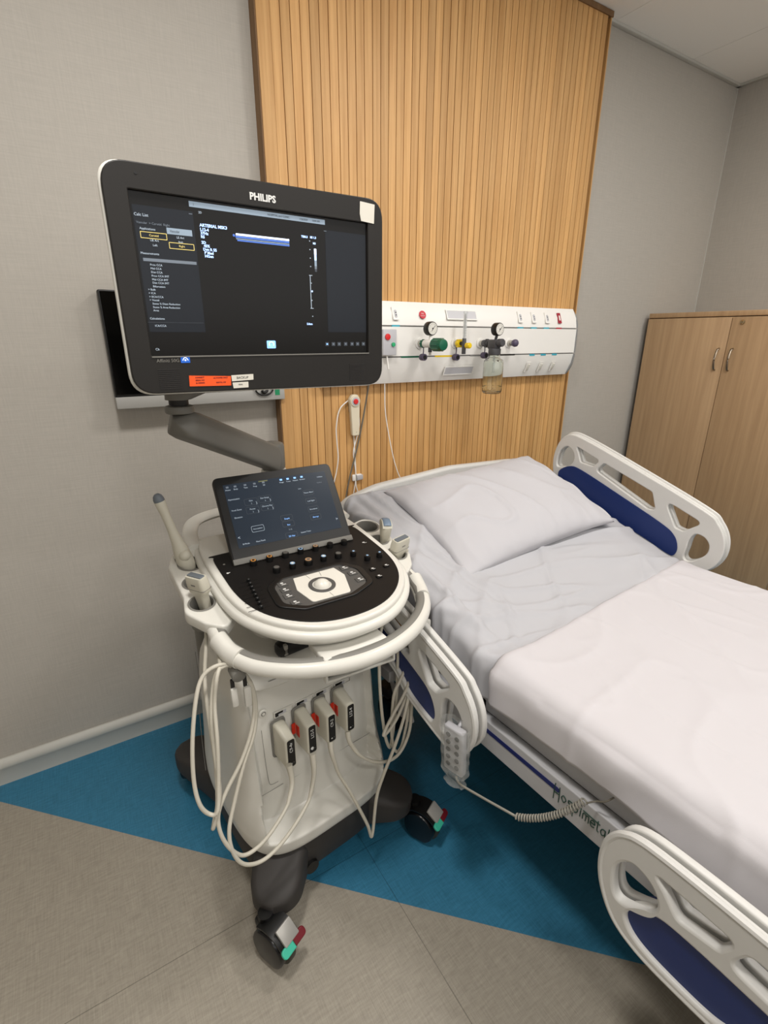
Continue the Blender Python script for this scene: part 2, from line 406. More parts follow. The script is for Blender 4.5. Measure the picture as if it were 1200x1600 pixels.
# ------------------------------------------------------------ bedhead service unit on the slat panel
RX0, RX1 = .82, 2.195
rail = empty('bedhead_service_unit', T((RX0+RX1)/2, -.05, 1.47), 'long white bedhead gas and power trunking on the slat panel', 'service unit')
def rl(x, y, z): return (x-(RX0+RX1)/2, y+.05, z-1.47)
def strip(b, prof, x0, x1, m): b.loft([[rl(x, y, z) for y, z in prof] for x in (x0, x1)], m)
b = MB(); strip(b, [(-.0505, 1.322), (-.085, 1.318), (-.113, 1.375), (-.122, 1.419), (-.05, 1.419)], RX0, RX1, M_rail); lowc = b.build('lower_cover', rail)
b = MB(); strip(b, [(-.0505, 1.4245), (-.1235, 1.4245), (-.1235, 1.5345), (-.0505, 1.5345)], RX0, RX1, M_rail); midc = b.build('gas_channel', rail)
b = MB(); strip(b, [(-.0505, 1.54), (-.122, 1.54), (-.113, 1.585), (-.088, 1.628), (-.05, 1.628)], RX0, RX1, M_rail); upc = b.build('upper_cover', rail)
b = MB(); strip(b, [(-.0505, 1.415), (-.117, 1.415), (-.117, 1.545), (-.0505, 1.545)], RX0, RX1, M_groove)
b.build('groove_backing', rail)
b = MB()
for z0, z1 in ((1.318, 1.419), (1.424, 1.535), (1.54, 1.628)):
    def yy(z):
        return -(.128-.05*((z-1.47)/.155)**4)
    for (xa, xb, sc) in ((RX1, RX1+.034, 1.0),):
        rings = []
        for k in range(6):
            t = k/5; pts_ = [(-.0505, z0), (-.0505, z1)]
            zs = [z1+(z0-z1)*q/8 for q in range(9)]
            sh = (1-t**2.2*.55)
            pr = [(-.0505, z) for z in (z1,)]+[(-.05+(yy(z)+.05)*sh, z) for z in zs]+[(-.0505, z0)]
            rings.append([rl(xa+(xb-xa)*t, y, z) for y, z in pr])
        b.loft(rings, M_railend)
b.build('end_cap', rail)
# small fittings; slanted covers: return matrix at (x,z) on cover
def on(x, z, lift=.0):
    if z > 1.54:
        t = (z-1.54)/.088; y = -.122+.034*t**1.5; a = -math.degrees(math.atan2(.034*1.5*t**.5, .088))
    elif z < 1.42:
        t = (1.419-z)/.1; y = -.122+.037*t**1.5; a = math.degrees(math.atan2(.037*1.5*t**.5, .1))
    else: y = -.1235; a = 0
    return T(*rl(x, y-lift, z)) @ RX(90+a)
def socket(x):
    b = MB(); M = on(x, 1.583, .0045); b.plate(rrect(.026, .052, .003), [], .004, M_rail, M, .0008)
    b.plate(rrect(.012, .03, .005), [], .003, M_label, M @ T(.001, -.002, .002), .0005)
    for dy in (-.008, .002): b.cyl((0.001, dy, .003), (0.001, dy, .0046), .0022, M_black, M=M, seg=10)
    b.build('power_socket', upc)
for x in (1.128, 1.805, 1.893, 1.983): socket(x)
b = MB(); M = on(2.07, 1.583, .0035); b.plate(rrect(.022, .05, .002), [], .004, mat('red_plate', '#9c1f30', .4), M); b.plate(rrect(.008, .024, .002), [], .002, M_rail, M @ T(0, 0, .0025)); b.build('red_socket', upc)
b = MB(); M = on(1.258, 1.58, .003); b.cyl((0, 0, 0), (0, 0, .004), .016, mat('red_sign', '#c02636', .4), M=M)
b.text('NO', .008, M_whiteink, M @ T(0, .004, .0042), align='CENTER'); b.text('SMOKING', .0045, M_whiteink, M @ T(0, -.005, .0042), align='CENTER'); b.build('round_red_sticker', upc)
b = MB(); M = on(1.462, 1.584, .005); b.plate(rrect(.165, .042, .002), [], .0025, M_label, M, .0005); b.plate(rrect(.165, .042, .002), [rrect(.155, .033, .001)], .004, M_rail, M); b.build('label_holder', upc)
b = MB(); M = on(1.462, 1.36, .008); b.plate(rrect(.165, .04, .002), [], .0025, M_label, M, .0005); b.plate(rrect(.165, .04, .002), [rrect(.155, .031, .001)], .004, M_rail, M); b.build('label_holder', lowc)
def lab(x, z, w_, m, par, nm='colour_strip'):
    b = MB(); b.box(rl(x, -.1185 if z > 1.53 or z < 1.424 else -.124, z), (w_, .008, .0075), m); b.build(nm, par)
for x in (1.128, 1.808, 1.895, 1.98): lab(x, 1.5372, .036, M_cyan, upc)
lab(2.068, 1.5372, .036, mat('red_strip', '#b02a3a', .5), upc)
for x, m in ((1.205, M_green), (1.375, M_yellow), (1.565, M_groove), (1.735, M_black)): lab(x, 1.4215, .1, m, lowc, 'gas_label')
for x in (1.9, 1.977, 2.055): lab(x, 1.4175, .034, M_cyan, lowc)
for x in (1.887, 1.975, 2.06):
    b = MB(); M = on(x, 1.362, .006); b.plate(rrect(.026, .052, .002), [], .003, M_rail, M, .0006); b.box((0, 0, .003), (.014, .034, .005), M_ivory, .001, M @ RX(5)); b.build('rocker_switch', lowc)
# nurse call control on the rail
b = MB(); B0 = T(1.085, -.124, 1.477)
ctl = empty('nurse_call_box', B0, 'grey-white control box with red and green buttons at the monitor edge', 'control box')
b.box((0, -.012, 0), (.062, .024, .095), M_label, .003); b.build('housing', ctl)
b = MB(); b.cyl((-.012, -.024, .02), (-.012, -.03, .02), .0115, M_redb, bev=.001); b.build('red_button', ctl)
b = MB(); b.cyl((.014, -.024, -.008), (.014, -.03, -.008), .008, mat('green_button', '#2aa36c', .35), bev=.001); b.build('green_button', ctl)
b = MB(); b.tube([(-.005, -.01, -.045), (-.005, -.012, -.06), (.0, -.014, -.1)], .0035, M_rail); b.build('cord_boot', ctl)

# ------------------------------------------------------------ gas fittings
YP = -.1235; ZG = 1.472
def outlet(b, x=0):
    b.cyl((x, 0, 0), (x, -.006, 0), .021, M_rail, bev=.002); b.cyl((x, -.006, 0), (x, -.022, 0), .0125, M_steel, bev=.002)
def hang_cap(root, y, z):
    b = MB(); b.tube([(0, y, -.008), (.001, y, -.03), (0, y+.002, z+.008)], .0022, M_purple); b.cyl((0, y+.012, z), (0, y-.012, z), .0135, M_purple, bev=.002); b.cyl((0, y-.0121, z), (0, y-.0125, z), .0085, M_black)
    b.build('hanging_cap', root)
def gauge(root, y, z, dial=.024):
    # faces the bed, slightly turned to the viewer's left
    M = T(0, y, z) @ RZ(4); dial *= 1.1
    b = MB(); b.cyl((0, .016, 0), (0, -.012, 0), dial, M_black, bev=.0025, M=M); 
    b.cyl((0, -.012, 0), (0, -.0125, 0), dial*.86, M_dial, M=M)
    for k in range(11):
        a = R_(225-27*k); c, s_ = math.cos(a), math.sin(a)
        b.box((c*dial*.68, -.0128, s_*dial*.68), (.0008, .0006, .0035), M_ink, M=M @ T(c*dial*.68, 0, s_*dial*.68) @ RY(90-math.degrees(a)) @ T(-c*dial*.68, 0, -s_*dial*.68))
    b.box((.002, -.0129, .002), (.0016, .0006, dial*1.05), M_ink, M=M @ RY(40)); b.cyl((0, -.012, 0), (0, -.0138, 0), .003, M_ink, M=M)
    b.build('pressure_gauge', root)
# oxygen
ox = empty('oxygen_regulator', T(1.24, YP, ZG), 'green-knobbed oxygen regulator with round gauge on the trunking', 'gas regulator')
b = MB(); outlet(b); b.build('wall_outlet', ox)
b = MB()
for k in range(8):
    a = k*math.pi/4; b.box((.012*math.cos(a), -.0295, .012*math.sin(a)), (.009, .014, .009), M_green, .002)
b.cyl((0, -.021, 0), (0, -.038, 0), .014, M_green, bev=.002); b.build('green_collar', ox)
b = MB(); b.cyl((0, -.038, 0), (0, -.095, 0), .0155, M_rail, bev=.003); b.cyl((0, -.075, .01), (0, -.075, .035), .007, M_rail, r1=.005); b.cyl((0, -.075, -.01), (0, -.075, -.032), .0075, M_dkvalve, bev=.001); b.cyl((0, -.075, -.03), (0, -.075, -.042), .005, M_steel); b.build('valve_body', ox)
b = MB()
b.lathe([(0.017, 0), (.0235, .004), (.0235, .05), (.02, .062), (.012, .065), (0, .065)], M_green, 20, T(0, -.098, -.003) @ RX(90))
for k in range(10):
    a = k*math.pi/5; b.cyl((.0225*math.cos(a), -.104, .0225*math.sin(a)-.003), (.0225*math.cos(a), -.148, .0225*math.sin(a)-.003), .003, M_green, seg=8)
b.build('green_knob', ox)
gauge(ox, -.075, .056, .0235); hang_cap(ox, -.03, -.052)
# air flowmeter
fm = empty('flowmeter', T(1.425, YP, ZG), 'yellow-knobbed air flowmeter with upright clear tube', 'flowmeter')
b = MB(); outlet(b); b.build('wall_outlet', fm)
b = MB()
for k in range(6):
    a = k*math.pi/3; b.box((.012*math.cos(a), -.03, .012*math.sin(a)), (.012, .016, .012), M_yellow, .003)
b.cyl((0, -.018, 0), (0, -.04, 0), .015, M_yellow, bev=.002); b.build('yellow_collar', fm)
b = MB(); b.cyl((0, -.04, 0), (0, -.056, 0), .008, M_black); b.cyl((0, -.06, -.042), (0, -.06, .02), .0085, M_dkvalve, bev=.001); b.build('valve_stem', fm)
b = MB(); b.lathe([(.0075, 0), (.0075, .095), (.009, .097), (.009, .104), (0, .104)], M_clear, 18, T(0, -.06, .02)); b.cyl((0, -.06, .02), (0, -.06, .112), .0028, M_groove, seg=10)
for k in range(8): b.box((0, -.0677, .03+.01*k), (.006, .0004, .0006), M_ink)
b.build('flow_tube', fm)
b = MB(); b.lathe([(.008, 0), (.0115, .003), (.0115, .022), (.008, .026), (0, .026)], M_yellow, 14, T(0, -.074, -.008) @ RX(90)); b.cyl((0, -.06, -.008), (0, -.075, -.008), .005, M_black); b.build('yellow_knob', fm)
hang_cap(fm, -.012, -.056)
# suction
su = empty('suction_regulator', T(1.565, YP, ZG), 'dark grey suction regulator holding a glass collection jar', 'suction regulator')
b = MB(); outlet(b); b.build('wall_outlet', su)
b = MB()
for k in range(6):
    a = k*math.pi/3+.3; b.box((.012*math.cos(a), -.043, .012*math.sin(a)), (.012, .016, .012), M_dkvalve, .003)
b.cyl((0, -.022, 0), (0, -.06, 0), .014, M_dkvalve, bev=.002)
b.box((0, -.09, -.004), (.036, .05, .04), M_dkvalve, .008); b.cyl((0, -.095, -.02), (0, -.095, -.046), .026, M_dkvalve, bev=.003)
b.cyl((0, -.095, .01), (0, -.103, .036), .006, M_dkvalve)
b.build('valve_body', su)
b = MB(); b.lathe([(.013, 0), (.016, .004), (.016, .026), (.013, .03), (0, .03)], M_dkvalve, 16, T(0, -.112, .003) @ RX(90)); b.build('suction_knob', su)
gauge(su, -.105, .056, .0235); hang_cap(su, -.034, -.05)
jar = MB(); jr = .039
jar.lathe([(0, -.205), (.036, -.205), (.041, -.201), (.0425, -.193), (.0425, -.078), (.041, -.070), (.036, -.064), (.027, -.060), (.024, -.057), (.024, -.042), (.0215, -.042), (.0215, -.059), (.025, -.063), (.034, -.067), (.0385, -.073), (.040, -.080), (.040, -.190), (.037, -.197), (0, -.198)], M_glass, 32, T(0, -.095, 0), cap=False)
jar.lathe([(.0431, -.182), (.0438, -.180), (.0431, -.178)], M_glass, 32, T(0, -.095, 0), cap=False)
jar.build('glass_jar', su)
b = MB(); b.cyl((0, -.095, -.05), (0, -.095, -.12), .005, M_clear, seg=10); b.build('inlet_tube', su)
# capped outlet
pu = empty('capped_gas_outlet', T(1.735, YP, ZG), 'small wall outlet closed with a round purple cap', 'gas outlet')
b = MB(); outlet(b); b.cyl((0, -.02, 0), (0, -.034, 0), .009, M_steel); b.build('wall_outlet', pu)
b = MB(); b.lathe([(.010, 0), (.014, .003), (.0165, .012), (.0155, .02), (.01, .026), (0, .028)], M_purple, 18, T(0, -.03, 0) @ RX(90)); b.build('purple_cap', pu)

# ------------------------------------------------------------ call pendant & cords on the panel
cp = empty('nurse_call_pendant', T(.965, -.051, 1.2), 'cream nurse call handset with red button hanging on the slats', 'call handset')
b = MB(); h0 = MB()
ol = roundpoly([(-.024, .062), (-.012, .08), (.012, .08), (.024, .062), (.022, .035), (.018, -.085), (-.014, -.085), (-.02, .035)], [.012, .012, .012, .012, .01, .008, .008, .01])
b.plate(ol, [], .02, M_cream, T(0, -.02, 0) @ FY, .004); b.cyl((0, -.028, .054), (0, -.034, .054), .0215, M_cream, bev=.002); b.cyl((0, -.034, .054), (0, -.035, .054), .0165, M_label)
b.text('I', .008, M_ink, T(.003, -.0303, -.07) @ FY); b.build('handset', cp)
b = MB(); b.cyl((0, -.034, .054), (0, -.039, .054), .0105, M_redb, bev=.0015); b.build('red_button', cp)
b = MB(); b.box((0, -.004, .03), (.03, .01, .04), M_groove, .002); b.build('wall_holder', cp)
def W(x, z, y=-.062): return (x-.965, y+.051, z-1.2)
b = MB(); b.tube([W(.946, 1.258), W(.905, 1.225), W(.888, 1.16), W(.888, 1.1), W(.892, 1.03), W(.882, .97), W(.868, .92), W(.86, .84, -.06)], .0025, M_rail)
b.tube([W(.975, 1.235), W(.99, 1.2), W(.992, 1.15), W(.975, 1.09), W(.963, 1.04), W(.972, .96), W(.973, .9), W(.99, .84), W(1.0, .78)], .0025, M_rail)
b.tube([W(.966, 1.118), W(.968, 1.07), W(.971, 1.02), W(.972, .93), W(.958, .85), W(.955, .78)], .0022, M_rail)
b.build('cord', cp)
cc = MB(); cc.box((0, -.006, 0), (.045, .012, .028), M_rail, .004); cc.box((.012, -.013, 0), (.028, .004, .022), M_label, .002); cc.box((-.006, -.013, 0), (.004, .003, .028), M_groove, .001)
o = cc.build('cable_clip', None, T(.98, -.051, .933)); tag(o, 'small white cable clip on the slats below the call handset', 'cable clip')
b = MB(); b.tube([(1.018, -.1, 1.325), (1.018, -.075, 1.25), (1.0, -.068, 1.15), (.975, -.066, 1.05), (.95, -.066, .97), (.93, -.064, .89), (.921, -.062, .81), (.92, -.06, .6)], .0035, M_cordg)
o = b.build('power_cord'); tag(o, 'dark grey cord hanging from the trunking past the call handset', 'cord')
b = MB(); b.tube([(1.1, -.085, 1.365), (1.104, -.08, 1.3), (1.112, -.075, 1.19), (1.135, -.09, 1.036), (1.157, -.1, .947), (1.18, -.12, .875), (1.185, -.15, .78)], .0022, M_rail)
o = b.build('thin_cord'); tag(o, 'thin white cord running from the control box down behind the headboard', 'cord')

# ------------------------------------------------------------ TV behind the monitor
tv = empty('television', T(.4, -.002, 1.455), 'flat black television with silver lower edge, half hidden behind the monitor', 'television')
b = MB(); b.box((0, -.03, .0), (.555, .05, .345), M_black, .004); b.box((0, -.003, 0), (.3, .006, .2), M_black); b.build('housing', tv)
b = MB(); b.box((0, -.056, .018), (.545, .002, .3), M_tvscr); b.build('screen', tv)
b = MB(); b.box((0, -.035, -.158), (.556, .058, .036), M_tvs, .002); bz_ = b.build('silver_strip', tv)
b = MB(); b.box((.25, -.0645, -.15), (.018, .0008, .02), mat('green_sticker', '#1d8a5c', .5)); b.build('green_sticker', bz_)
b = MB(); b.tube([(.2+.032*math.cos(t), -.07, -.135+.022*math.sin(t)) for t in [k*math.pi/8 for k in range(16)]], .003, M_black, closed=True, n=3)
b.tube([(.19, -.07, -.14), (.2, -.072, -.148), (.212, -.07, -.14)], .005, M_black)
o = b.build('cable_loop', None, T(.4, -.002, 1.455)); tag(o, 'black cable loop hanging in front of the television lower edge', 'cable')

# ------------------------------------------------------------ HOSPITAL BED
BED = T(1.241, -.325, 0) @ RZ(3)
bed = empty('hospital_bed', BED, 'white and blue electric hospital bed with raised head section', 'bed')
TAN = math.tan(R_(19.5)); UL, UR = -.47, .54; HN = -.72
def mz(n, t=0):
    # mattress top height with a soft hinge
    x = n-HN; s_ = .05
    return .70+TAN*(.5*(x+math.sqrt(x*x+s_*s_)))
# frame
b = MB()
b.plate(roundpoly([(-2.05, .453), (-.10, .453), (-.10, .54), (-2.05, .54)], .006), [], .03, M_frame, T(-.475, 0, 0) @ Matrix(((0, 0, 1, 0), (1, 0, 0, 0), (0, 1, 0, 0), (0, 0, 0, 1))), .003)
side = b.build('side_panel', bed)
b = MB(); b.plate(rrect(.26, .012, .006, -.855, .512), [], .002, M_dblue, T(-.4905, 0, 0) @ Matrix(((0, 0, 1, 0), (1, 0, 0, 0), (0, 1, 0, 0), (0, 0, 0, 1)))); b.build('blue_stripe', side)
b = MB(); b.plate(roundpoly([(-2.05, .453), (-.10, .453), (-.10, .54), (-2.05, .54)], .006), [], .03, M_frame, T(.545, 0, 0) @ Matrix(((0, 0, 1, 0), (1, 0, 0, 0), (0, 1, 0, 0), (0, 0, 0, 1))), .003); b.build('side_panel', bed)
# maker's lettering on the side panel, stroke letters: x runs towards the foot
b = MB(); lx = -.972; lh = .04; lz = .4925
cur = [0.0]
def stroke(pts, adv=0, x0=None):
    x0 = cur[0] if x0 is None else x0
    b.tube([(-.4912, lx-(x0+q[0]*.026), lz+q[1]*.034) for q in pts], .0011, M_green_ink, seg=6, n=4)
def adv(a): cur[0] += a*.026
stroke([(0, -.35), (0, .5), (.05, 1.0)]); stroke([(.55, -.35), (.55, .4), (.5, .9)]); stroke([(0, .25), (.55, .3)]); adv(.78)
stroke([(.25, .0), (0, .25), (.2, .52), (.45, .3), (.3, .02), (.25, 0)]); adv(.62)
stroke([(.45, .5), (.1, .5), (.1, .27), (.42, .25), (.42, 0), (.0, 0)]); adv(.6)
stroke([(0, -.5), (0, .5), (.3, .5), (.42, .25), (.25, 0), (0, .02)]); adv(.62)
stroke([(.05, 0), (.05, .5)]); b.sph((-.4912, lx-cur[0]-.002, lz+.022), .0016, M_green_ink); adv(.3)
stroke([(0, 0), (0, .45), (.2, .5), (.28, .4), (.28, 0)]); stroke([(.28, .4), (.45, .5), (.55, .4), (.55, 0)]); adv(.72)
stroke([(.02, .28), (.42, .28), (.3, .5), (.08, .45), (0, .2), (.15, 0), (.4, .05)]); adv(.55)
stroke([(.1, .8), (.1, .1), (.25, 0)]); stroke([(-1.3, .68), (.3, .62)]); adv(.42)
stroke([(.35, .5), (.1, .45), (0, .2), (.15, 0), (.35, .15), (.37, .5), (.4, 0)]); adv(.6)
stroke([(.05, .85), (.05, .1), (.15, -.05)]); adv(.3); b.cyl((-.4908, lx-cur[0], lz+.018), (-.492, lx-cur[0], lz+.018), .0022, M_green_ink, seg=12)
b.build('maker_lettering', side)
# deck, base, columns, casters
b = MB(); b.box((.035, (HN-2.03)/2, .585), (1.0, abs(-2.03-HN), .085), M_frame, .004); b.build('deck', bed)
b = MB(); L_ = .70
b.box((0.035, L_/2-.01, -.008), (1.0, L_+.02, .05), M_bedw, .006, T(0, HN, .70-.095) @ RX(19.5)); b.box((.035, L_/2, -.04), (.8, L_-.05, .02), M_deck, .003, T(0, HN, .70-.095) @ RX(19.5))
b.cyl((-.4645, .03, -.012), (-.466, .03, -.012), .009, M_black, M=T(0, HN, .70-.095) @ RX(19.5))
b.build('backrest_deck', bed)
b = MB(); b.box((.035, -1.05, .50), (.6, 1.7, .06), M_deck, .004); b.box((.035, -.4, .32), (.2, .14, .3), M_deck, .01); b.box((.035, -1.6, .32), (.2, .14, .3), M_deck, .01)
b.box((.06, -1.0, .19), (.44, 1.75, .06), M_dgrey, .01); b.build('underframe', bed)
for (u, n) in ((-.36, -.12), (.42, -.12), (-.36, -1.85), (.42, -1.85)):
    b = MB(); b.box((u, n, .165), (.06, .07, .05), M_dgrey, .01)
    for s_ in (-1, 1): b.cyl((u+s_*.004, n-.03, .07), (u+s_*.026, n-.03, .07), .07, M_wheel, bev=.006)
    b.cyl((u, n, .1), (u, n, .16), .02, M_dgrey); b.build('caster', bed)
# headboard / footboard
RXZ = FY
b = MB(); hb = roundpoly([(-.50, .42), (.57, .42), (.57, .945), (.40, .980), (.035, 1.0), (-.33, .980), (-.50, .940)], [.03, .03, .09, .3, .5, .3, .09], 8)
b.plate(hb, [], .036, M_bedw, T(0, .012, 0) @ RXZ, .010); hbo = b.build('headboard', bed)
b = MB(); b.plate(roundpoly([(-.40, .50), (.47, .50), (.47, .80), (-.40, .80)], .05), [], .006, M_blue, T(0, -.006, 0) @ RXZ, .001); b.build('blue_panel', hbo)
b = MB(); fb = roundpoly([(-.50, .42), (.57, .42), (.57, .90), (.035, .93), (-.50, .90)], [.03, .03, .09, .3, .09], 8)
b.plate(fb, [], .036, M_bedw, T(0, -2.1, 0) @ RXZ, .010); b.build('footboard', bed)
# side rails
def smp(pts, n=6): return [tuple(q[:2]) for q in smooth_path([(x_, y_, 0) for x_, y_ in pts], n, True)]
def rprof(nt): return smp([(0, .012), (.09, .022), (.3, .018), (.60, .006), (.665, -.012), (.712, -.055), (.733, -.115), (.722, -.175), (.69, -.213), (.64, -.224), (.53, -.224), (.475, -.218-.006*nt), (.43, -.195-.029*nt), (.38, -.190-.034*nt), (.29, -.190-.034*nt), (.24, -.195-.029*nt), (.20, -.218-.006*nt), (.14, -.224), (.06, -.222), (.005, -.200), (-.028, -.15), (-.042, -.09), (-.035, -.03)])
HOLES = [smp([(.012, -.040), (.045, -.048), (.064, -.078), (.056, -.112), (.025, -.135), (.0, -.143), (-.012, -.115), (-.012, -.07)]),
         roundpoly([(.050, -.020), (.175, -.024), (.158, -.060), (.098, -.072), (.072, -.040)], .012, 6),
         roundpoly([(.195, -.024), (.42, -.028), (.462, -.084), (.435, -.096), (.175, -.070)], .016, 6),
         roundpoly([(.475, -.030), (.628, -.036), (.585, -.100), (.555, -.104)], .016, 6),
         smp([(.625, -.085), (.655, -.078), (.682, -.095), (.690, -.13), (.672, -.170), (.650, -.192), (.632, -.185), (.625, -.15), (.618, -.115)])]
def bprof(nt): return smp([(.06, -.112), (.12, -.100), (.3, -.106), (.50, -.116), (.565, -.130), (.598, -.165), (.602, -.198), (.58, -.208), (.50, -.206), (.455, -.185-.021*nt), (.40, -.174-.034*nt), (.27, -.174-.034*nt), (.215, -.190-.018*nt), (.17, -.207), (.08, -.206), (.035, -.190), (.022, -.155)])
def rail_at(u, n0, z0, tilt, nt, label, arms=True):
    ROUT, BLU = rprof(nt), bprof(nt)
    # local plate: x along the rail towards the foot, y up
    e = Vector((0, -math.cos(R_(tilt)), -math.sin(R_(tilt)))); pz = Vector((0, -math.sin(R_(tilt)), math.cos(R_(tilt)))); q = e.cross(pz)
    M = Matrix(((e.x, pz.x, q.x, u), (e.y, pz.y, q.y, n0), (e.z, pz.z, q.z, z0), (0, 0, 0, 1)))
    r = bpy.data.objects.new('side_rail', None); COL.objects.link(r); r.parent = bed; r.matrix_local = M; r['label'] = label
    # outer (away from mattress) side: q.x sign
    oz = 1 if q.x*u > 0 else -1
    b = MB(); b.plate(ROUT, HOLES+[BLU], .022, M_bedw, T(0, 0, oz*.012), .006)
    b.tube([(q[0], q[1], oz*.018) for q in ROUT[:: 2]], .007, M_bedw, closed=True, n=3, seg=8); b.build('rail_shell', r)
    b = MB(); b.plate([(x_+.004, y_+.002) for x_, y_ in ROUT], HOLES, .016, M_bedw, T(0, 0, -oz*.014), .004); b.build('inner_shell', r)
    b = MB(); b.plate(BLU, [], .008, M_blue, T(0, 0, oz*.010)); b.plate(BLU, [], .008, M_blue, T(0, 0, -oz*.0215)); b.build('blue_panel', r)
    if arms:
        b = MB()
        for xx in (.16, .5):
            b.box((xx, -.25, -oz*.03), (.05, .2, .012), M_frame, .004); b.cyl((xx, -.19, -oz*.036), (xx, -.19, -oz*.022), .014, M_steel, bev=.002)
        b.build('rail_arm', r)
    return r
rail_at(.585, -.16, 1.09, 17, 1, 'raised white and blue rail on the far side of the head end', arms=False)
nr = rail_at(-.575, -.128, .876, 15.2, 0, 'lowered white and blue rail on the near side of the head end', arms=False)
rail_at(-.57, -1.19, .648, 0.0, 0, 'lowered white and blue rail near the foot end', arms=False)
b = MB()
Myz = Matrix(((0, 0, 1, 0), (1, 0, 0, 0), (0, 1, 0, 0), (0, 0, 0, 1)))
b.plate(roundpoly([(-.34, .70), (-.26, .71), (-.44, .36), (-.52, .38)], .015), [rrect(.03, .012, .005, -.345, .60), rrect(.03, .012, .005, -.42, .47)], .006, M_frame, T(-.545, 0, 0) @ Myz, .001)
b.build('rail_bracket', bed)
for n_ in (-.38, -1.4):
    b = MB(); b.box((-.53, n_, .49), (.07, .06, .04), M_frame, .004); b.build('rail_mount', bed)
# mattress
def mattress_section(n, inset=0, drop=.085):
    z = mz(n)-inset; a, c = UL+inset, UR-inset; r = .03; pts_ = [(a, z-drop)]
    for k in range(7): t = R_(180-15*k); pts_.append((a+r+r*math.cos(t), z-r+r*math.sin(t)))
    for k in range(1, 12): pts_.append((a+r+(c-a-2*r)*k/12, z))
    for k in range(7): t = R_(90-15*k); pts_.append((c-r+r*math.cos(t), z-r+r*math.sin(t)))
    pts_.append((c, z-drop)); return [(x_, n, z_) for x_, z_ in pts_]
b = MB(); b.loft([mattress_section(-.03-2.0*k/60, .012) for k in range(61)], mat('mattress_grey', '#8f9094', .7)); b.build('mattress', bed)

# ------------------------------------------------------------ bedding (things of their own, in bed coordinates)
def cloth_section(u0, u1, z, drop, s_, flare=0, r=.035):
    """s in 0..1 across: side drop, corner, top, corner, side drop"""
    W_ = u1-u0-2*r; A = drop-r; C = r*math.pi/2; L_ = 2*A+2*C+W_; d = s_*L_
    if d < A: t = d/A; return (u0-flare*(1-t), z-drop+d, (-1, 0))
    d -= A
    if d < C: a = d/r; return (u0+r-r*math.cos(a), z-r+r*math.sin(a), (-math.cos(a), math.sin(a)))
    d -= C
    if d < W_: return (u0+r+d, z, (0, 1))
    d -= W_
    if d < C: a = d/r; return (u1-r+r*math.sin(a), z-r+r*math.cos(a), (math.sin(a), math.cos(a)))
    d -= C; t = d/A; return (u1+flare*t, z-r-d, (1, 0))
def ridge(v): return 1-abs(noise.noise(Vector(v)))*2
def sheet_fn(s_, t):
    n = -.006-.78*t
    u, z, nn = cloth_section(UL-.006, UR+.006, mz(n)+.006, .10+.012*math.sin(t*9), s_, .004)
    # wrinkles: across the hinge, plus long creases along the near edge
    fold = max(0, 1-abs(n+.6)/.3); across = ridge((u*2.2+n*1.2, n*15+u*3.2, 1.3))**3*.013*fold
    edge = math.exp(-((u+.40)/.10)**2); lng = (ridge((u*16+n*4.5, n*2.2, 4.1))**2-.3)*.024*edge
    gen = noise.noise(Vector((u*5, n*5, .3)))*.008+noise.noise(Vector((u*11+3, n*13, 2)))*.0025+ridge((u*5-n*5, n*2+u*2, 7.7))**4*.011
    h = across+lng+gen+ (.010*math.exp(-((u-.33)/.16)**2)*math.exp(-((n+.62)/.14)**2))
    h = max(h, -.003)
    if t < .03: h *= t/.03
    h *= max(0, min(1, (n+.765)/.05))
    return (u+nn[0]*h, n, z+nn[1]*h)
b = MB(); b.grid(sheet_fn, 170, 150, M_sheet); o = b.build('fitted_sheet', None, BED, sharp=180)
mod = o.modifiers.new('thick', 'SOLIDIFY'); mod.thickness = .0025; mod.offset = -1
tag(o, 'wrinkled white fitted sheet over the raised head of the mattress', 'sheet')
def blanket_fn(s_, t):
    u0 = s_*1.15-.55
    n = -.735+.05*(s_-.5)-1.33*t
    lift = .017
    zt = mz(n)+lift
    fl = .004+.004*math.sin(n*9)
    u, z, nn = cloth_section(UL-.016, UR+.016, zt, .104+.004*math.sin(n*9+2), s_, fl, .045)
    h = noise.noise(Vector((u*2.2, n*2.2, 5)))*.004+noise.noise(Vector((u*9, n*8, 1)))*.0012+ridge((u*3+n*1.5, n*4-u*2, 3))**6*.004+ridge((u*7-n*2, n*3+u*5, 9))**8*.003
    side_ = 1 if nn[1] < .5 else 0
    h += side_*(noise.noise(Vector((n*7, z*12, 3)))*.010+.004)
    cor = math.exp(-((t)/.06)**2)*math.exp(-((u+.44)/.09)**2); h += cor*.012
    if t < .012: h -= (1-t/.012)**2*.012
    return (u+nn[0]*h, n, z+nn[1]*h)
b = MB(); b.grid(blanket_fn, 160, 190, M_blanket); o = b.build('top_sheet', None, BED, sharp=180)
mod = o.modifiers.new('thick', 'SOLIDIFY'); mod.thickness = .006; mod.offset = -1
tag(o, 'smooth white top sheet folded back across the middle of the bed', 'sheet')
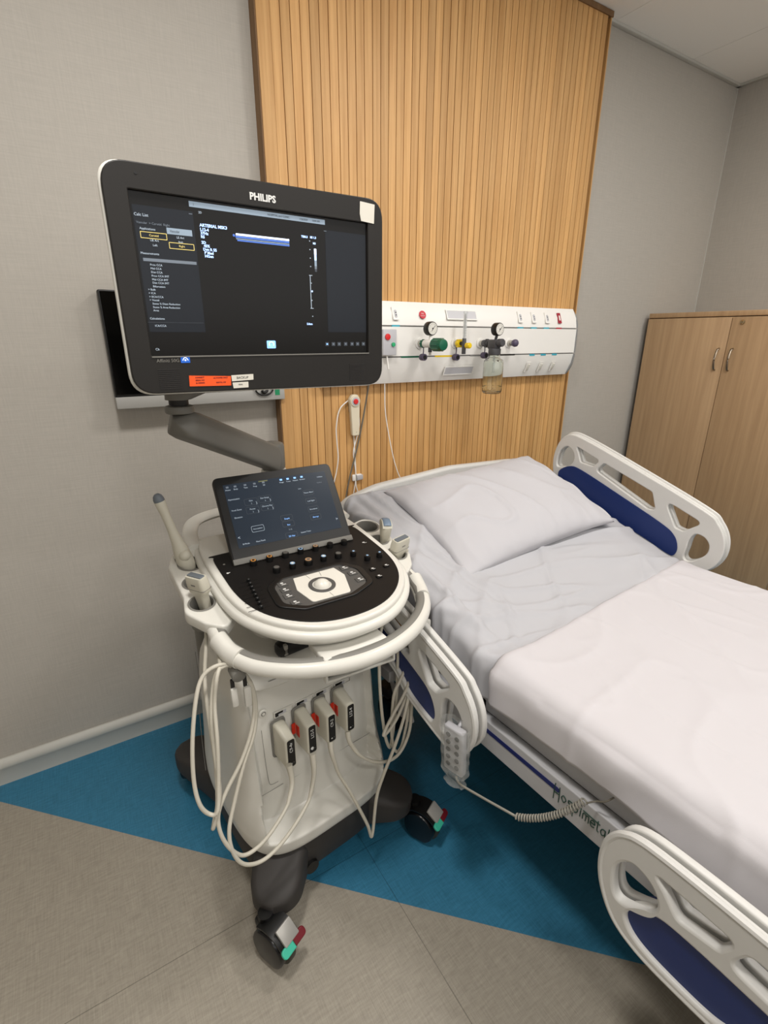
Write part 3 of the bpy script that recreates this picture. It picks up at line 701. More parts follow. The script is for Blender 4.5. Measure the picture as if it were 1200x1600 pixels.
# pillow
def pil(side_):
    def fn(s_, t):
        x_, y_ = 2*s_-1, 2*t-1
        e = (max(0, 1-abs(x_)**3.0)*max(0, 1-abs(y_)**2.6))**.62
        pin = .055*(1-e)*(abs(x_*y_))**0
        hw = .385-.022*(y_*y_ < 1)*(1-abs(y_)**2)*abs(x_)**3*1.0; hh = .240-.016*(1-abs(x_)**2)*abs(y_)**3
        X, Y = x_*hw, y_*hh
        wr = noise.noise(Vector((X*6, Y*6, 2.2)))*.008*e+ridge((X*6+Y*4, Y*3-X*4, 1.0))**5*.011*e+ridge((X*16, Y*5, 3.0))**3*.006*(1-e)*min(1,e*4)+noise.noise(Vector((X*20, Y*20, 1)))*.0015
        if side_ > 0: Z = .012+.074*e+wr
        else: Z = .004-.010*e
        if max(abs(x_), abs(y_)) > .999: Z = .006+.003*math.sin(14*X+9*Y)
        return (X, Y, Z)
    return fn
b = MB(); b.grid(pil(1), 90, 70, M_pillow)
b2 = bmesh.new()
b.grid(lambda s_, t: pil(-1)(1-s_, t), 90, 70, M_pillow)
# pillowcase flap along the foot-side right edge
def flap(s_, t):
    return (.362+.05*t-.02*t*abs(2*s_-1), -.215+.43*s_, .010+.004*math.sin(s_*17)*t+.004*(1-t))
b.grid(flap, 30, 6, M_pillow)
PM = BED @ T(.062, -.258, mz(-.258)+.022) @ RX(21) @ RZ(0) @ RY(-3)
o = b.build('pillow', None, PM, sharp=180, weld=True); tag(o, 'plump white pillow lying against the headboard', 'pillow')

# hand control in its plastic bag, with coiled cord
hc = empty('bed_hand_control', BED @ T(-.613, -.765, .60), 'grey bed hand control in a clear plastic bag hanging on the near rail', 'remote control')
HM = RZ(-90) @ RY(4) @ RX(6)
b = MB(); HM2 = T(0, 0, -.075) @ RZ(-78) @ RX(4)
b.box((0, 0, 0), (.058, .022, .145), M_label, .006, HM2, 3); b.build('handset', hc)
for r_ in range(5):
    for c_ in (-1, 1):
        b = MB(); b.cyl((c_*.013, -.0105, .05-r_*.024), (c_*.013, -.013, .05-r_*.024), .0065, M_dgrey, M=HM2, seg=14); b.build('button', hc)
b = MB(); b.tube([(0, .012, .06), (0, .03, .068), (0, .045, .06), (0, .046, .03)], .005, M_label, M=HM2); b.build('hook', hc)
def bagf(s_, t):
    a = 2*math.pi*s_; zz_ = .085-.195*t; pinch = 1 if t < .8 else 1-(t-.8)*3.6
    rx, ry = .038*pinch+.003*noise.noise(Vector((a, zz_*40, 0))), .020*pinch+.006*noise.noise(Vector((math.cos(a)*2, zz_*50, math.sin(a)*2)))
    if t > .93: rx += .02*(t-.93)/.07; ry += .012*(t-.93)/.07
    c_, s2 = math.cos(a), math.sin(a)
    return (rx*(abs(c_)**.6)*(1 if c_ > 0 else -1), ry*(abs(s2)**.7)*(1 if s2 > 0 else -1), zz_)
b = MB(); b.grid(bagf, 40, 40, M_bag, HM2); b.build('plastic_bag', hc, sharp=25)
def h_(u, n, z): return (u+.613, n+.765, z-.60)
b = MB(); b.tube([h_(-.613, -.775, .445), h_(-.612, -.79, .432), h_(-.608, -.86, .452), h_(-.603, -.93, .474), h_(-.598, -.955, .478)], .003, M_coil)
p0, p1, pm = Vector(h_(-.598, -.955, .478)), Vector(h_(-.515, -1.06, .573)), Vector(h_(-.56, -1.02, .498))
coil = []
for k in range(25*10+1):
    t = k/250; c0 = (1-t)**2*p0+2*t*(1-t)*pm+t*t*p1; tg = (2*(1-t)*(pm-p0)+2*t*(p1-pm)).normalized(); sd = tg.cross(Vector((0, 0, 1))).normalized(); up_ = sd.cross(tg)
    a = 2*math.pi*k/10; coil.append(c0+(sd*math.cos(a)+up_*math.sin(a))*.0065)
b.tube(coil, .0021, M_coil, seg=6, raw=True)
b.tube([tuple(coil[-1]), h_(-.50, -1.075, .575), h_(-.495, -1.095, .592), h_(-.47, -1.115, .625)], .0018, M_cordg)
b.build('coiled_cord', hc)

# ------------------------------------------------------------ ULTRASOUND MACHINE
MM = T(.405, -.68, 0) @ RZ(7); MI = MM.inverted()
us = empty('ultrasound_machine', MM, 'white wheeled ultrasound machine with large monitor, touch screen and console', 'ultrasound machine')
# --- body
KEY = [(.17, .190, -.195, .19, 4), (.185, .215, -.220, .215, 4), (.205, .230, -.236, .228, 4), (.245, .234, -.238, .236, 4), (.29, .230, -.222, .24, 4.5), (.36, .221, -.196, .24, 5), (.45, .215, -.183, .24, 5),
       (.56, .212, -.175, .235, 5), (.64, .208, -.168, .222, 4.5), (.69, .198, -.158, .20, 4), (.72, .178, -.143, .175, 3.6), (.737, .145, -.118, .145, 3.2), (.742, .09, -.08, .1, 3)]
def key(z):
    for A, B in zip(KEY, KEY[1:]):
        if z <= B[0]+1e-9:
            t = (z-A[0])/(B[0]-A[0]); return [A[k]+(B[k]-A[k])*t for k in range(1, 5)]
    return list(KEY[-1][1:])
def sst(x, a, c_): t = max(0, min(1, (x-a)/(c_-a))); return t*t*(3-2*t)
def pdepth(z): return .028+.044*(1-sst(z, .255, .42))
def ring(z, n=260):
    aa = [key(z+d) for d in (-.006, 0, .006)]; a, f_, bk, e = [sum(q[k] for q in aa)/3 for k in range(4)]
    dense = []
    for k in range(1440):
        t = 2*math.pi*k/1440; c_, s_ = math.cos(t), math.sin(t)
        X = a*abs(c_)**(2/e)*(1 if c_ > 0 else -1); Y = abs(s_)**(2/e)*(bk if s_ > 0 else f_)
        dense.append((X, Y))
    L_ = [0]
    for k in range(1440): L_.append(L_[-1]+math.hypot(dense[(k+1) % 1440][0]-dense[k][0], dense[(k+1) % 1440][1]-dense[k][1]))
    out = []; j = 0
    for k in range(n):
        d = L_[-1]*k/n
        while L_[j+1] < d: j += 1
        t = (d-L_[j])/(L_[j+1]-L_[j]+1e-12); A, B = dense[j], dense[(j+1) % 1440]
        X, Y = A[0]+(B[0]-A[0])*t, A[1]+(B[1]-A[1])*t
        if Y < 0:
            lim = .185 if z > .35 else .192
            S_ = 1-sst(abs(X), lim-.012, lim); Tz = sst(z, .243, .262)*(1-sst(z, .665, .68))
            Y += pdepth(z)*S_*Tz
        out.append((X, Y, z))
    return out
zs = [.17, .178, .185, .19, .195, .2, .205, .21, .22, .23, .238]+[.243+.002*k for k in range(14)]+[.275+.01*k for k in range(38)]+[.66+.0025*k for k in range(30)]+[.737, .74, .742]
b = MB(); b.loft([ring(z) for z in zs], M_white)
def pn(z): return key(z)[1]+pdepth(z)
for (x0, x1, z) in ((-.182, -.115, .362), (-.085, .182, .362)): b.tube([(x0, pn(z)+.0003, z), (x1, pn(z)+.0003, z)], .0007, M_groove, seg=6)
b.tube([(-.158, pn(.56)+.0002, .56), (-.158, pn(.45)+.0002, .46), (-.156, pn(.39)+.0002, .40), (-.148, pn(.385)+.0002, .386), (-.13, pn(.385)+.0002, .384)], .0006, M_groove, seg=6)
body = b.build('body', us, sharp=50)
# back shell (grey rear strip) and side seams
b = MB(); b.box((0, .236, .45), (.36, .03, .5), M_grey, .012, seg=3); b.build('rear_cover', body)
b = MB(); b.tube([(-.2105-.002, .14, .66), (-.2165, .13, .56), (-.219, .16, .45), (-.222, .17, .33), (-.232, .14, .24)], .0009, M_groove, seg=6); b.build('side_seam', body)
b = MB(); b.tube([(-.13+.0, -.151, .698), (-.0, -.1595, .698), (.13, -.151, .698)], .0008, M_groove, seg=6); b.build('front_seam', body)
b = MB(); M = T(-.148, pn(.606), .606) @ FY; b.cyl((0, 0, 0), (0, 0, .003), .0115, M_white, bev=.001, M=M); b.cyl((0, 0, .003), (0, 0, .0036), .0065, M_grey, M=M); b.cyl((0, 0, .0035), (0, 0, .0046), .004, M_white, M=M); b.build('lock_button', body)
for u in (-.093, -.031, .029, .09):
    b = MB(); z = .585; y = pn(z)
    b.plate(rrect(.056, .018, .002), [rrect(.050, .012, .001)], .004, M_white, T(u, y-.001, z) @ FY, .0006); b.box((u-.008, y+.001, z), (.03, .004, .011), M_label, .0)
    b.box((u-.020, y-.0015, z), (.008, .003, .012), M_black); b.box((u-.010, y-.0015, z+.003), (.014, .003, .005), M_black); b.build('latch', body)
# drawer tray under the handle
b = MB(); TM = T(.108, -.165, .683) @ RZ(-9)
b.plate(rrect(.205, .036, .004), [rrect(.192, .024, .002)], .02, M_white, TM @ T(0, -.055, 0) @ FY, .001); b.box((0, .0, .0), (.195, .1, .026), M_black, .002, TM); b.box((0, .0, .018), (.205, .11, .004), M_white, .001, TM); b.build('drawer', us)
# neck between body and console
b = MB(); b.loft([[(.10*k_[0]*s_+.02, .08*k_[1]*s_+.03, z) for k_ in [(math.cos(t)*(abs(math.cos(t))**-.4 if abs(math.cos(t)) > .01 else 1), math.sin(t)*(abs(math.sin(t))**-.4 if abs(math.sin(t)) > .01 else 1)) for t in [2*math.pi*j/32+.01 for j in range(32)]]] for z, s_ in ((.72, 1.25), (.76, 1.05), (.80, 1.0), (.875, 1.1))], M_white)
b.cyl((-.035, -.085, .765), (-.02, -.085, .765), .04, M_black, bev=.004); b.box((-.07, -.13, .755), (.012, .02, .03), M_silver, .003); b.box((-.03, -.12, .752), (.12, .04, .04), M_black, .015); b.build('neck', us)
# --- base with legs
b = MB()
def sk(z, s_): return [(X*s_, Y*s_, z) for X, Y, _ in [(q[0], q[1], 0) for q in ring(.21, 100)]]
b.loft([sk(.075, .84), sk(.085, .93), sk(.12, .965), (sk(.17, .965)), sk(.195, .95)], M_leg)
b.cyl((-.085, -.2, .105), (-.085, -.236, .105), .02, M_black, seg=20)
base = b.build('base_skirt', us)
def leg(sx, sy, tip, root):
    b = MB(); rings = []
    tx_, ty_ = tip; rx_, ry_ = root
    for k in range(27):
        t = k/26; cx, cy = rx_+(tx_-rx_)*t, ry_+(ty_-ry_)*t
        d = Vector((tx_-rx_, ty_-ry_)).normalized(); pd = Vector((-d.y, d.x))
        half = .078-.016*t; top = .200-.035*sst(t, .2, 1); bot = .085+.03*t
        if t > .66: q = (t-.66)/.34; half *= max(.004, 1-q**2.4)**.45; top -= .018*q**3; 
        rings.append([(cx+pd.x*half*a_, cy+pd.y*half*a_, bot+(top-bot)*c_) for a_, c_ in ((-1, 0), (-1, .75), (-.9, .93), (-.7, 1), (0, 1.02), (.7, 1), (.9, .93), (1, .75), (1, 0))])
    b.loft(rings, M_leg); return b.build('leg', us, sharp=60)
def caster(px_, py_, rot, front):
    M = T(px_, py_, 0) @ RZ(rot); wy, wz, wr = -.030, .060, .060
    b = MB(); b.cyl((0, 0, .10), (0, 0, .135), .019, M_black)
    def hoodprof(r0): return [(wy+r0*math.cos(a), wz+.002+r0*math.sin(a)) for a in [R_(-60+10*j) for j in range(28)]]
    for x0, x1 in ((-.034, -.0125), (.0125, .034)):
        hood = [(wy+.050*math.cos(a), max(.012, wz+.054*math.sin(a))) for a in [2*math.pi*j/36 for j in range(36)]]
        rr = lambda s_: [(wy+(y_-wy)*s_, wz+(z_-wz)*s_) for y_, z_ in hood]
        sg = 1 if x0 > 0 else -1; xi, xo = (x0, x1) if sg > 0 else (x1, x0)
        b.loft([[(xi, y_, z_) for y_, z_ in rr(1)], [(xo-sg*.006, y_, z_) for y_, z_ in rr(1)], [(xo-sg*.002, y_, z_) for y_, z_ in rr(.95)], [(xo, y_, z_) for y_, z_ in rr(.8)]], M_wheel)
    b.loft([[(x_, wy+r_*math.cos(a), wz+r_*math.sin(a)) for a, r_ in [(R_(60+8*j), .066) for j in range(13)]+[(R_(156-8*j), .0615) for j in range(13)]] for x_ in (-.030, .030)], M_black)
    b.box((0, -.008, .108), (.042, .06, .028), M_black, .008); c_ = b.build('caster', us, M)
    w_ = MB(); w_.lathe([(.02, -.012), (.053, -.012), (.059, -.010), (wr, -.006), (wr, .006), (.059, .010), (.053, .012), (.02, .012)], M_tread, 44, T(0, wy, wz) @ RY(90)); w_.build('wheel', c_)
    if front:
        p_ = MB(); PM_ = T(.004, -.068, .119) @ RX(40)
        p_.box((0, -.002, 0), (.046, .044, .010), M_silver, .003, PM_)
        p_.plate(roundpoly([(-.038, -.014), (.0, -.014), (.0, .008), (-.038, .008)], [0.0105, .001, .001, 0.0105]), [], .008, M_teal, PM_ @ T(0, -.028, -.002), .002)
        p_.plate(roundpoly([(.0, -.014), (.038, -.014), (.038, .008), (.0, .008)], [.001, 0.0105, 0.0105, .001]), [], .008, M_red, PM_ @ T(0, -.026, -.001), .002)
        p_.build('brake_pedal', c_)
leg(0, 0, (-.232, -.285), (-.10, -.12)); leg(0, 0, (.262, -.262), (.12, -.12)); leg(0, 0, (-.235, .40), (-.13, .14)); leg(0, 0, (.245, .40), (.13, .14))
caster(-.246, -.276, 18, True); caster(.266, -.268, 20, True); caster(-.225, .36, 150, False); caster(.235, .36, 160, False)

# --- console (its own tilted frame)
CM = MI @ T(.47, -.70, .925) @ RZ(1.5) @ RX(5.71)
half = [(0, -.312), (.06, -.306), (.115, -.285), (.165, -.248), (.205, -.20), (.235, -.14), (.249, -.07), (.253, .0), (.253, .12), (.248, .20), (.235, .25), (.21, .272)]
rim = [(x_, y_) for x_, y_ in half]+[(-x_, y_) for x_, y_ in half[::-1][:-1]]
rim = [tuple(q[:2]) for q in smooth_path([(x_, y_, 0) for x_, y_ in rim], 4, True)]
hb_ = [(0, -.279), (.055, -.273), (.105, -.254), (.150, -.22), (.185, -.175), (.207, -.12), (.217, -.06), (.219, .0), (.219, .09), (.213, .122), (.19, .133)]
blk = [(x_, y_) for x_, y_ in hb_]+[(-x_, y_) for x_, y_ in hb_[::-1][:-1]]
blk = [tuple(q[:2]) for q in smooth_path([(x_, y_, 0) for x_, y_ in blk], 4, True)]
b = MB(); b.plate([(x_*.945, -.02+(y_+.02)*.95) for x_, y_ in rim], [], .022, M_white, T(0, 0, -.0112), .007); b.plate(rim, [], .026, M_white, T(0, 0, -.026), .011); b.plate([(x_*.93, y_*.93) for x_, y_ in rim], [], .04, M_white, T(0, 0, -.04), .01)
# rear grip loop
b.tube([(-.238, .22, -.012), (-.232, .30, -.006), (-.20, .37, 0), (-.12, .405, 0), (0, .41, 0), (.12, .405, 0), (.20, .37, 0), (.232, .30, -.006), (.238, .22, -.012)], .015, M_white, flat=(.022, .013), seg=14)
con = b.build('console', us, CM)
b = MB(); b.plate(blk, [], .004, M_panel, T(0, 0, .0005), .001); kp = b.build('keypad_surface', con)
def knob(x_, y_, r, cap_, ring_=None):
    b = MB(); b.lathe([(r, 0), (r, .011), (r*.93, .0135), (r*.6, .0142), (0, .0142)], M_black, 20, T(x_, y_, .0025))
    b.lathe([(r*.72, .0142), (r*.72, .0148), (0, .0148)], cap_, 20, T(x_, y_, .0025), cap=False)
    if ring_: b.lathe([(r*.40, .0148), (r*.40, .0152), (0, .0152)], ring_, 14, T(x_, y_, .0025), cap=False)
    b.build('knob', kp)
GA = emi('knob_amber', '#b07a3c', .15); GB = emi('knob_blue', '#7f9cb8', .25); GK = mat('knob_grey', '#55534f', .4); GO = mat('knob_tan', '#a98562', .4); K0 = M_black
for (x_, y_, c_, r_, rg) in ((-.134, .037, GA, .0095, M_black), (-.089, .038, GA, .0095, M_black), (-.044, .038, GK, .0095, None), (.001, .039, GB, .0085, M_black), (.045, .036, GO, .009, GK), (.089, .033, K0, .009, None), (.133, .030, K0, .009, None),
                       (-.094, -.023, GK, .010, None), (-.05, -.023, GB, .009, M_ivory), (-.005, -.024, GO, .012, GK), (.039, -.026, GB, .009, M_ivory), (.082, -.03, GK, .010, None), (.124, -.04, K0, .0085, GB), (.146, -.078, K0, .0085, GB), (.186, -.078, K0, .0085, GB)):
    knob(x_, y_, r_, c_, rg)
for (x_, y_) in ((.132, -.129), (.174, -.130), (.128, -.167)):
    b = MB(); b.box((x_, y_, .004), (.016, .012, .004), M_black, .0015); b.box((x_, y_+.001, .0063), (.006, .004, .0006), M_whiteink); b.box((x_+.003, y_-.003, .0063), (.007, .0012, .0006), M_whiteink); b.build('square_button', kp)
b = MB(); b.box((.19, .015, .0027), (.007, .004, .0006), M_whiteink, M=I4); b.box((.194, .011, .0027), (.009, .001, .0006), M_whiteink)
b.cyl((-.2, .074, .0025), (-.2, .074, .003), .003, M_grey); b.cyl((-.205, .027, .0025), (-.205, .027, .003), .003, M_whiteink); b.box((-.201, .028, .0027), (.005, .002, .0006), M_whiteink); b.build('printed_icons', kp)
for k in range(8):
    t = k/7; x_, y_ = -.172-.013*t, -.034-.122*t
    b = MB(); b.box((x_-.004, y_+.0, .0026), (.052, .0012, .0006), M_black); b.box((x_, y_, .0045), (.009, .007, .006), M_black, .0015); b.sph((x_, y_, .0085), .0045, M_black, (1, 1, .8), seg=12); b.build('gain_slider', kp)
# trackball island
isl = roundpoly([(-.103, -.060), (.068, -.062), (.105, -.105), (.098, -.180), (.03, -.208), (-.095, -.207), (-.145, -.170), (-.138, -.085)], [.02, .03, .03, .03, .05, .03, .03, .03], 6)
def off(pl, s_, cx=-.02, cy=-.135): return [(cx+(x_-cx)*s_, cy+(y_-cy)*s_) for x_, y_ in pl]
b = MB(); b.plate(off(isl, 1.06), [off(isl, .91)], .008, M_black, T(0, 0, .002), .0025); b.plate(off(isl, .95), [], .003, M_keys, T(0, 0, .0025), .0008); tr = b.build('trackball_island', kp)
wk = roundpoly([(-.072, -.077), (.043, -.077), (.052, -.12), (.028, -.196), (-.072, -.193), (-.085, -.13)], [.002, .002, .01, .01, .01, .01])
b = MB(); b.plate(wk, [], .003, M_ivory, T(0, 0, .0045), .0006)
for A, B in (((-.038, -.077), (-.035, -.098)), ((.0, -.077), (-.004, -.098)), ((-.02, -.176), (-.018, -.194))): b.tube([(A[0], A[1], .0061), (B[0], B[1], .0061)], .0006, M_groove, seg=5)
b.build('select_keys', tr)
b = MB(); b.lathe([(.034, 0), (.034, .002), (.031, .0035), (.024, .002)], M_keys, 36, T(-.021, -.137, .0055), cap=False); b.sph((-.021, -.137, -.002), .023, M_ivory, seg=28); b.build('trackball', tr)
for (x_, y_) in ((-.105, -.088), (-.109, -.115), (-.112, -.142), (-.108, -.175), (.068, -.09), (.074, -.122), (.076, -.158)):
    b = MB(); b.box((x_, y_, .0045), (.024, .019, .003), M_keys, .001); b.box((x_-.001, y_+.003, .0063), (.007, .0045, .0006), M_whiteink); b.box((x_+.002, y_-.004, .0063), (.011, .0022, .0006), M_whiteink); b.build('key', tr)
# touch screen
TP = T(.463, -.654, .933) @ RZ(-.5) @ RX(-36.84)
TL = MI @ TP @ Matrix.Diagonal((1.0225, 1, 1.0225, 1))
b = MB(); b.plate(roundpoly([(-.171, 0), (.171, 0), (.171, .245), (-.171, .245)], [.004, .004, .016, .016], 6), [], .020, M_dgrey, T(0, .010, 0) @ FY, .004)
b.plate(roundpoly([(-.168, .016), (.168, .016), (.168, .243), (-.168, .243)], [.002, .002, .014, .014], 6), [], .002, M_black, T(0, -.0005, 0) @ FY, .0006)
b.box((0, .002, .008), (.342, .012, .016), M_arm, .002); b.box((0, .03, .11), (.2, .03, .14), M_dgrey, .01); ts = b.build('touch_screen', us, TL)
b = MB(); b.box((0, -.0018, .1315), (.296, .0006, .179), M_tab)
def t_(s_, x_, z_, sz, m_, al='CENTER'): b.text(s_, sz, m_, T(x_, -.0024, z_) @ FY, ext=.0001, align=al)
def frame_(x_, z_, w_, h__, m_, th=.0007): b.plate(rrect(w_, h__, .004), [rrect(w_-2*th, h__-2*th, .0035)], .0003, m_, T(x_, -.0023, z_) @ FY)
b.box((-.039, -.0022, .217), (.026, .0003, .003), E_green)
for x_, s_ in ((-.138, 'Home'), (-.117, 'Body'), (-.09, 'Text'), (-.064, 'Prep'), (-.039, '2D'), (.012, 'Image'), (.032, 'Trace'), (.053, 'Patient'), (.074, 'Review')):
    t_(s_, x_, .205, .0055, E_txt)
    b.box((x_, -.0022, .213), (.007, .0003, .005), E_icon if x_ > 0 else E_dim)
t_('Utilities', .128, .205, .0055, E_txt); t_('Update', .122, .188, .0055, E_dim)
for z_, s_ in ((.177, 'Optimization'), (.146, 'Focal Zone'), (.125, 'Elevation')): t_(s_, -.129, z_, .0058, E_txt)
for x_, z_, s_ in ((-.086, .166, 'Gain'), (-.047, .168, 'Dyn Range'), (-.087, .142, 'Persist'), (-.046, .144, 'Chroma Map')):
    t_(s_, x_, z_, .0055, E_txt); t_('2', x_, z_-.008, .005, E_txt); frame_(x_, z_-.003, .036, .019, E_card); t_(')', x_+.014, z_-.008, .010, E_txt)
frame_(-.087, .086, .034, .017, E_txt); t_('Annotation', -.087, .086, .0055, E_txt)
for z_, s_ in ((.098, 'Depth'), (.080, 'Res'), (.047, '2D Opt')): t_(s_, -.002, z_, .0058, E_icon); frame_(-.002, z_+.003, .034, .016, E_card)
t_('1 / 2', -.001, .066, .005, E_txt)
for z_, s_ in ((.163, 'Tissue Aberr'), (.137, 'Left Right'), (.112, 'Structures'), (.088, 'Elastogr')): t_(s_, .081, z_, .0056, E_icon if z_ < .1 else E_txt); frame_(.081, z_, .032, .016, E_card)
t_('Line', .058, .178, .005, E_txt); t_('Next Patch', -.088, .051, .0055, E_txt); t_('B-Mode', -.127, .051, .0055, E_txt); t_('Instant Trace', .04, .051, .0055, E_txt)
t_('<', -.141, .07, .012, E_txt); t_('>', .141, .07, .012, E_txt)
b.build('display', ts)
# handle ring
HMx = MI @ T(.47, -.70, 0) @ RZ(1.5)
hp = [(-.268, -.02, .852), (-.279, -.085, .846), (-.272, -.155, .828), (-.236, -.225, .818), (-.165, -.285, .815), (-.08, -.322, .815), (0, -.333, .815), (.08, -.322, .815), (.165, -.285, .815), (.236, -.225, .818), (.272, -.155, .828), (.279, -.085, .846), (.268, -.02, .852)]
b = MB(); b.tube(hp, .02, M_white, flat=(.016, .0185), seg=18)
b.tube([(hp[0][0], hp[0][1], .852), (-.235, -.0, .856), (-.2, .03, .862)], .016, M_white); b.tube([(hp[-1][0], hp[-1][1], .852), (.235, -.0, .856), (.2, .03, .862)], .016, M_white)
b.box((-.025, -.272, .828), (.165, .085, .018), M_white, .004); b.box((-.028, -.24, .812), (.13, .1, .022), M_white, .006)
hnd = b.build('front_handle', us, HMx, sharp=60)
b = MB()
sc = .957
b.tube([(x_*.968, y_*.968, z_+.0095) for x_, y_, z_ in hp[1:-1]], .012, M_grey, flat=(.0135, .0125), seg=14); b.build('grey_grip', hnd, sharp=60)
for s_ in (-1, 1):
    b = MB(); b.tube([(s_*.2795, -.118, .842), (s_*.268, -.160, .8275), (s_*.254, -.19, .823)], .026, M_white, flat=(.0215, .0245), seg=20); b.build('cable_clamp', hnd, sharp=60)
    b = MB(); b.tube([(s_*.262, -.165, .805), (s_*.262, -.168, .775), (s_*.262, -.172, .76)], .004, M_grey, seg=8)
    b.box((s_*.262-.012, -.185, .725), (.016, .012, .05), M_white, .005); b.box((s_*.262+.018, -.185, .715), (.018, .012, .055), M_white, .005)
    b.box((s_*.262-.012, -.18, .757), (.009, .006, .028), M_dgrey, .002); b.box((s_*.262+.016, -.18, .755), (.009, .006, .03), M_dgrey, .002)
    b.cyl((s_*.262, -.165, .79), (s_*.262, -.20, .785), .016, M_grey, bev=.003, seg=20); b.build('cable_hook', hnd)
# probe holders
def holder(side_, cs, out, arc=None):
    P = CM.inverted()
    M = MI @ T(.47, -.70, 0) @ RZ(1.5) @ T(side_*.277, .0, .889) @ RX(11)
    b = MB(); b.plate(out, [circ(r_, x_, y_) for x_, y_, r_ in cs], .032, M_white, M @ T(0, 0, -.016), .005)
    hd = b.build('probe_holder', us)
    b = MB()
    for x_, y_, r_ in cs:
        b.lathe([(r_+.001, -.002), (r_-.004, -.001), (r_-.008, -.02), (r_-.010, -.07), (r_-.004, -.07), (r_+.002, -.02), (r_+.001, -.002)], M_grey, 32, M @ T(x_, y_, 0), cap=False)
        b.lathe([(r_-.010, -.068), (0, -.068)], M_black, 24, M @ T(x_, y_, 0), cap=False)
    b.build('cup_liner', hd)
    return M
oL = roundpoly([(.06, -.075), (.05, .245), (-.02, .235), (-.045, .17), (-.04, .03), (-.052, -.03), (-.02, -.085), (.02, -.12)], [.01, .03, .04, .03, .03, .04, .03, .02], 6)
ML = holder(-1, [(.012, .165, .034), (.0, .078, .031), (-.006, -.008, .032)], oL)
oR = roundpoly([(-.06, -.075), (-.02, -.12), (.02, -.085), (.05, -.03), (.04, .03), (.048, .09), (.052, .17), (.02, .20), (-.05, .18)], [.01, .02, .03, .04, .02, .03, .04, .03, .02], 6)
MR = holder(1, [(.008, .150, .037), (.0, .066, .030), (.006, -.022, .032)], oR)
# --- monitor arm and monitor
b = MB(); b.cyl((.49, -.43, .86), (.49, -.43, 1.12), .038, M_white, bev=.006, M=MI); b.cyl((.49, -.43, 1.115), (.49, -.43, 1.20), .036, M_arm, bev=.012, M=MI); b.build('arm_column', us)
b = MB(); A0, A1 = Vector((.215, -.645, 1.306)), Vector((.488, -.435, 1.152)); rings = []
dd = (A1-A0).normalized(); sd = dd.cross(Vector((0, 0, 1))).normalized(); up_ = sd.cross(dd)
for k in range(21):
    t = -.10+1.2*k/20; cc_ = A0+(A1-A0)*t
    w_ = .038-.006*max(0, t); h__ = .033+.004*t
    q = max(0, -t/.10) if t < 0 else max(0, (t-1)/.10); e = math.sqrt(max(.01, 1-q*q)); 
    rings.append([tuple(cc_+sd*w_*e*(abs(math.cos(a))**.4)*(1 if math.cos(a) > 0 else -1)+up_*h__*e*(abs(math.sin(a))**.4)*(1 if math.sin(a) > 0 else -1)) for a in [2*math.pi*j/28+.05 for j in range(28)]])
b.loft(rings, M_arm, MI)
for zz_ in (-.012,): b.tube([tuple(A0-sd*.0382+up_*zz_), tuple(A0+(A1-A0)*.5-sd*.036+up_*zz_), tuple(A0+(A1-A0)*.9-sd*.0325+up_*zz_)], .0008, M_dgrey, seg=6, M=MI)
b.build('arm', us, sharp=55)
b = MB(); b.cyl((.205, -.655, 1.335), (.205, -.655, 1.352), .031, M_arm, bev=.004, M=MI); b.cyl((.205, -.655, 1.355), (.205, -.657, 1.375), .021, M_dgrey, M=MI)
rings = []
for k in range(9):
    t = k/8; cx, cy, cz = .205+.075*t**.6, -.657-.04*t, 1.366+.13*t; hx, hy = .028+.085*t**.65, .028+.004*t
    rings.append([(cx+hx*math.cos(a), cy+hy*math.sin(a), cz) for a in [2*math.pi*j/28 for j in range(28)]])
b.loft(rings, M_arm, MI); b.box((.33, -.70, 1.5), (.16, .07, .2), M_dgrey, .02, MI); b.build('monitor_bracket', us)
MO = MI @ T(.382, -.79, 1.598) @ RZ(2.25)
def mp(w_, h__, r, cy=-.013): return rrect(w_, h__, r, 0, cy)
outm = roundpoly([(-.281, -.206), (.281, -.213), (.281, .187), (-.281, .179)], .042, 8)
inn = [(x_*.988, (y_+.013)*.983-.013) for x_, y_ in outm]
b = MB(); b.plate(outm, [], .014, M_white, T(0, .0135, 0) @ FY, .005); b.plate([(x_*.9, y_*.85) for x_, y_ in outm], [], .04, M_white, T(0, .03, 0) @ FY, .015); mon = b.build('monitor', us, MO)
b = MB(); b.plate(inn, [rrect(.478, .270, .002)], .012, M_bezel, T(0, .001, 0) @ FY, .002)
b.box((0, .0045, 0), (.49, .002, .28), M_black)
b.box((0, -.0055, -.1362), (.478, .002, .0022), M_grey); b.cyl((-.223, -.0055, .160), (-.223, -.006, .160), .0025, M_black)
bz = b.build('bezel', mon)
b = MB(); b.text('PHILIPS', .0165, M_whiteink, T(0, -.0055, .1515) @ FY, ext=.0003, align='CENTER', bold=.0006); b.build('maker_name', bz)
b = MB(); b.text('Affiniti 50G', .0088, M_grey, T(-.232, -.0055, -.1435) @ FY, align='LEFT'); b.build('model_lettering', bz)
b = MB(); b.box((-.180, -.0056, -.1425), (.017, .0006, .011), E_logo); b.tube([(-.185, -.0062, -.1435), (-.182, -.0062, -.139), (-.178, -.0062, -.139), (-.175, -.0062, -.1435)], .0006, E_us, seg=5); b.cyl((-.18, -.006, -.143), (-.18, -.0064, -.143), .0016, E_us, seg=10); b.build('blue_badge', bz)
for x_, z_ in ((-.212, -.177), (.206, -.178)):
    b = MB()
    for i_ in range(11): b.box((x_, -.0053, z_+.0035*(i_-5)), (.04, .001, .0016), M_dgrey)
    b.build('speaker_grille', bz)
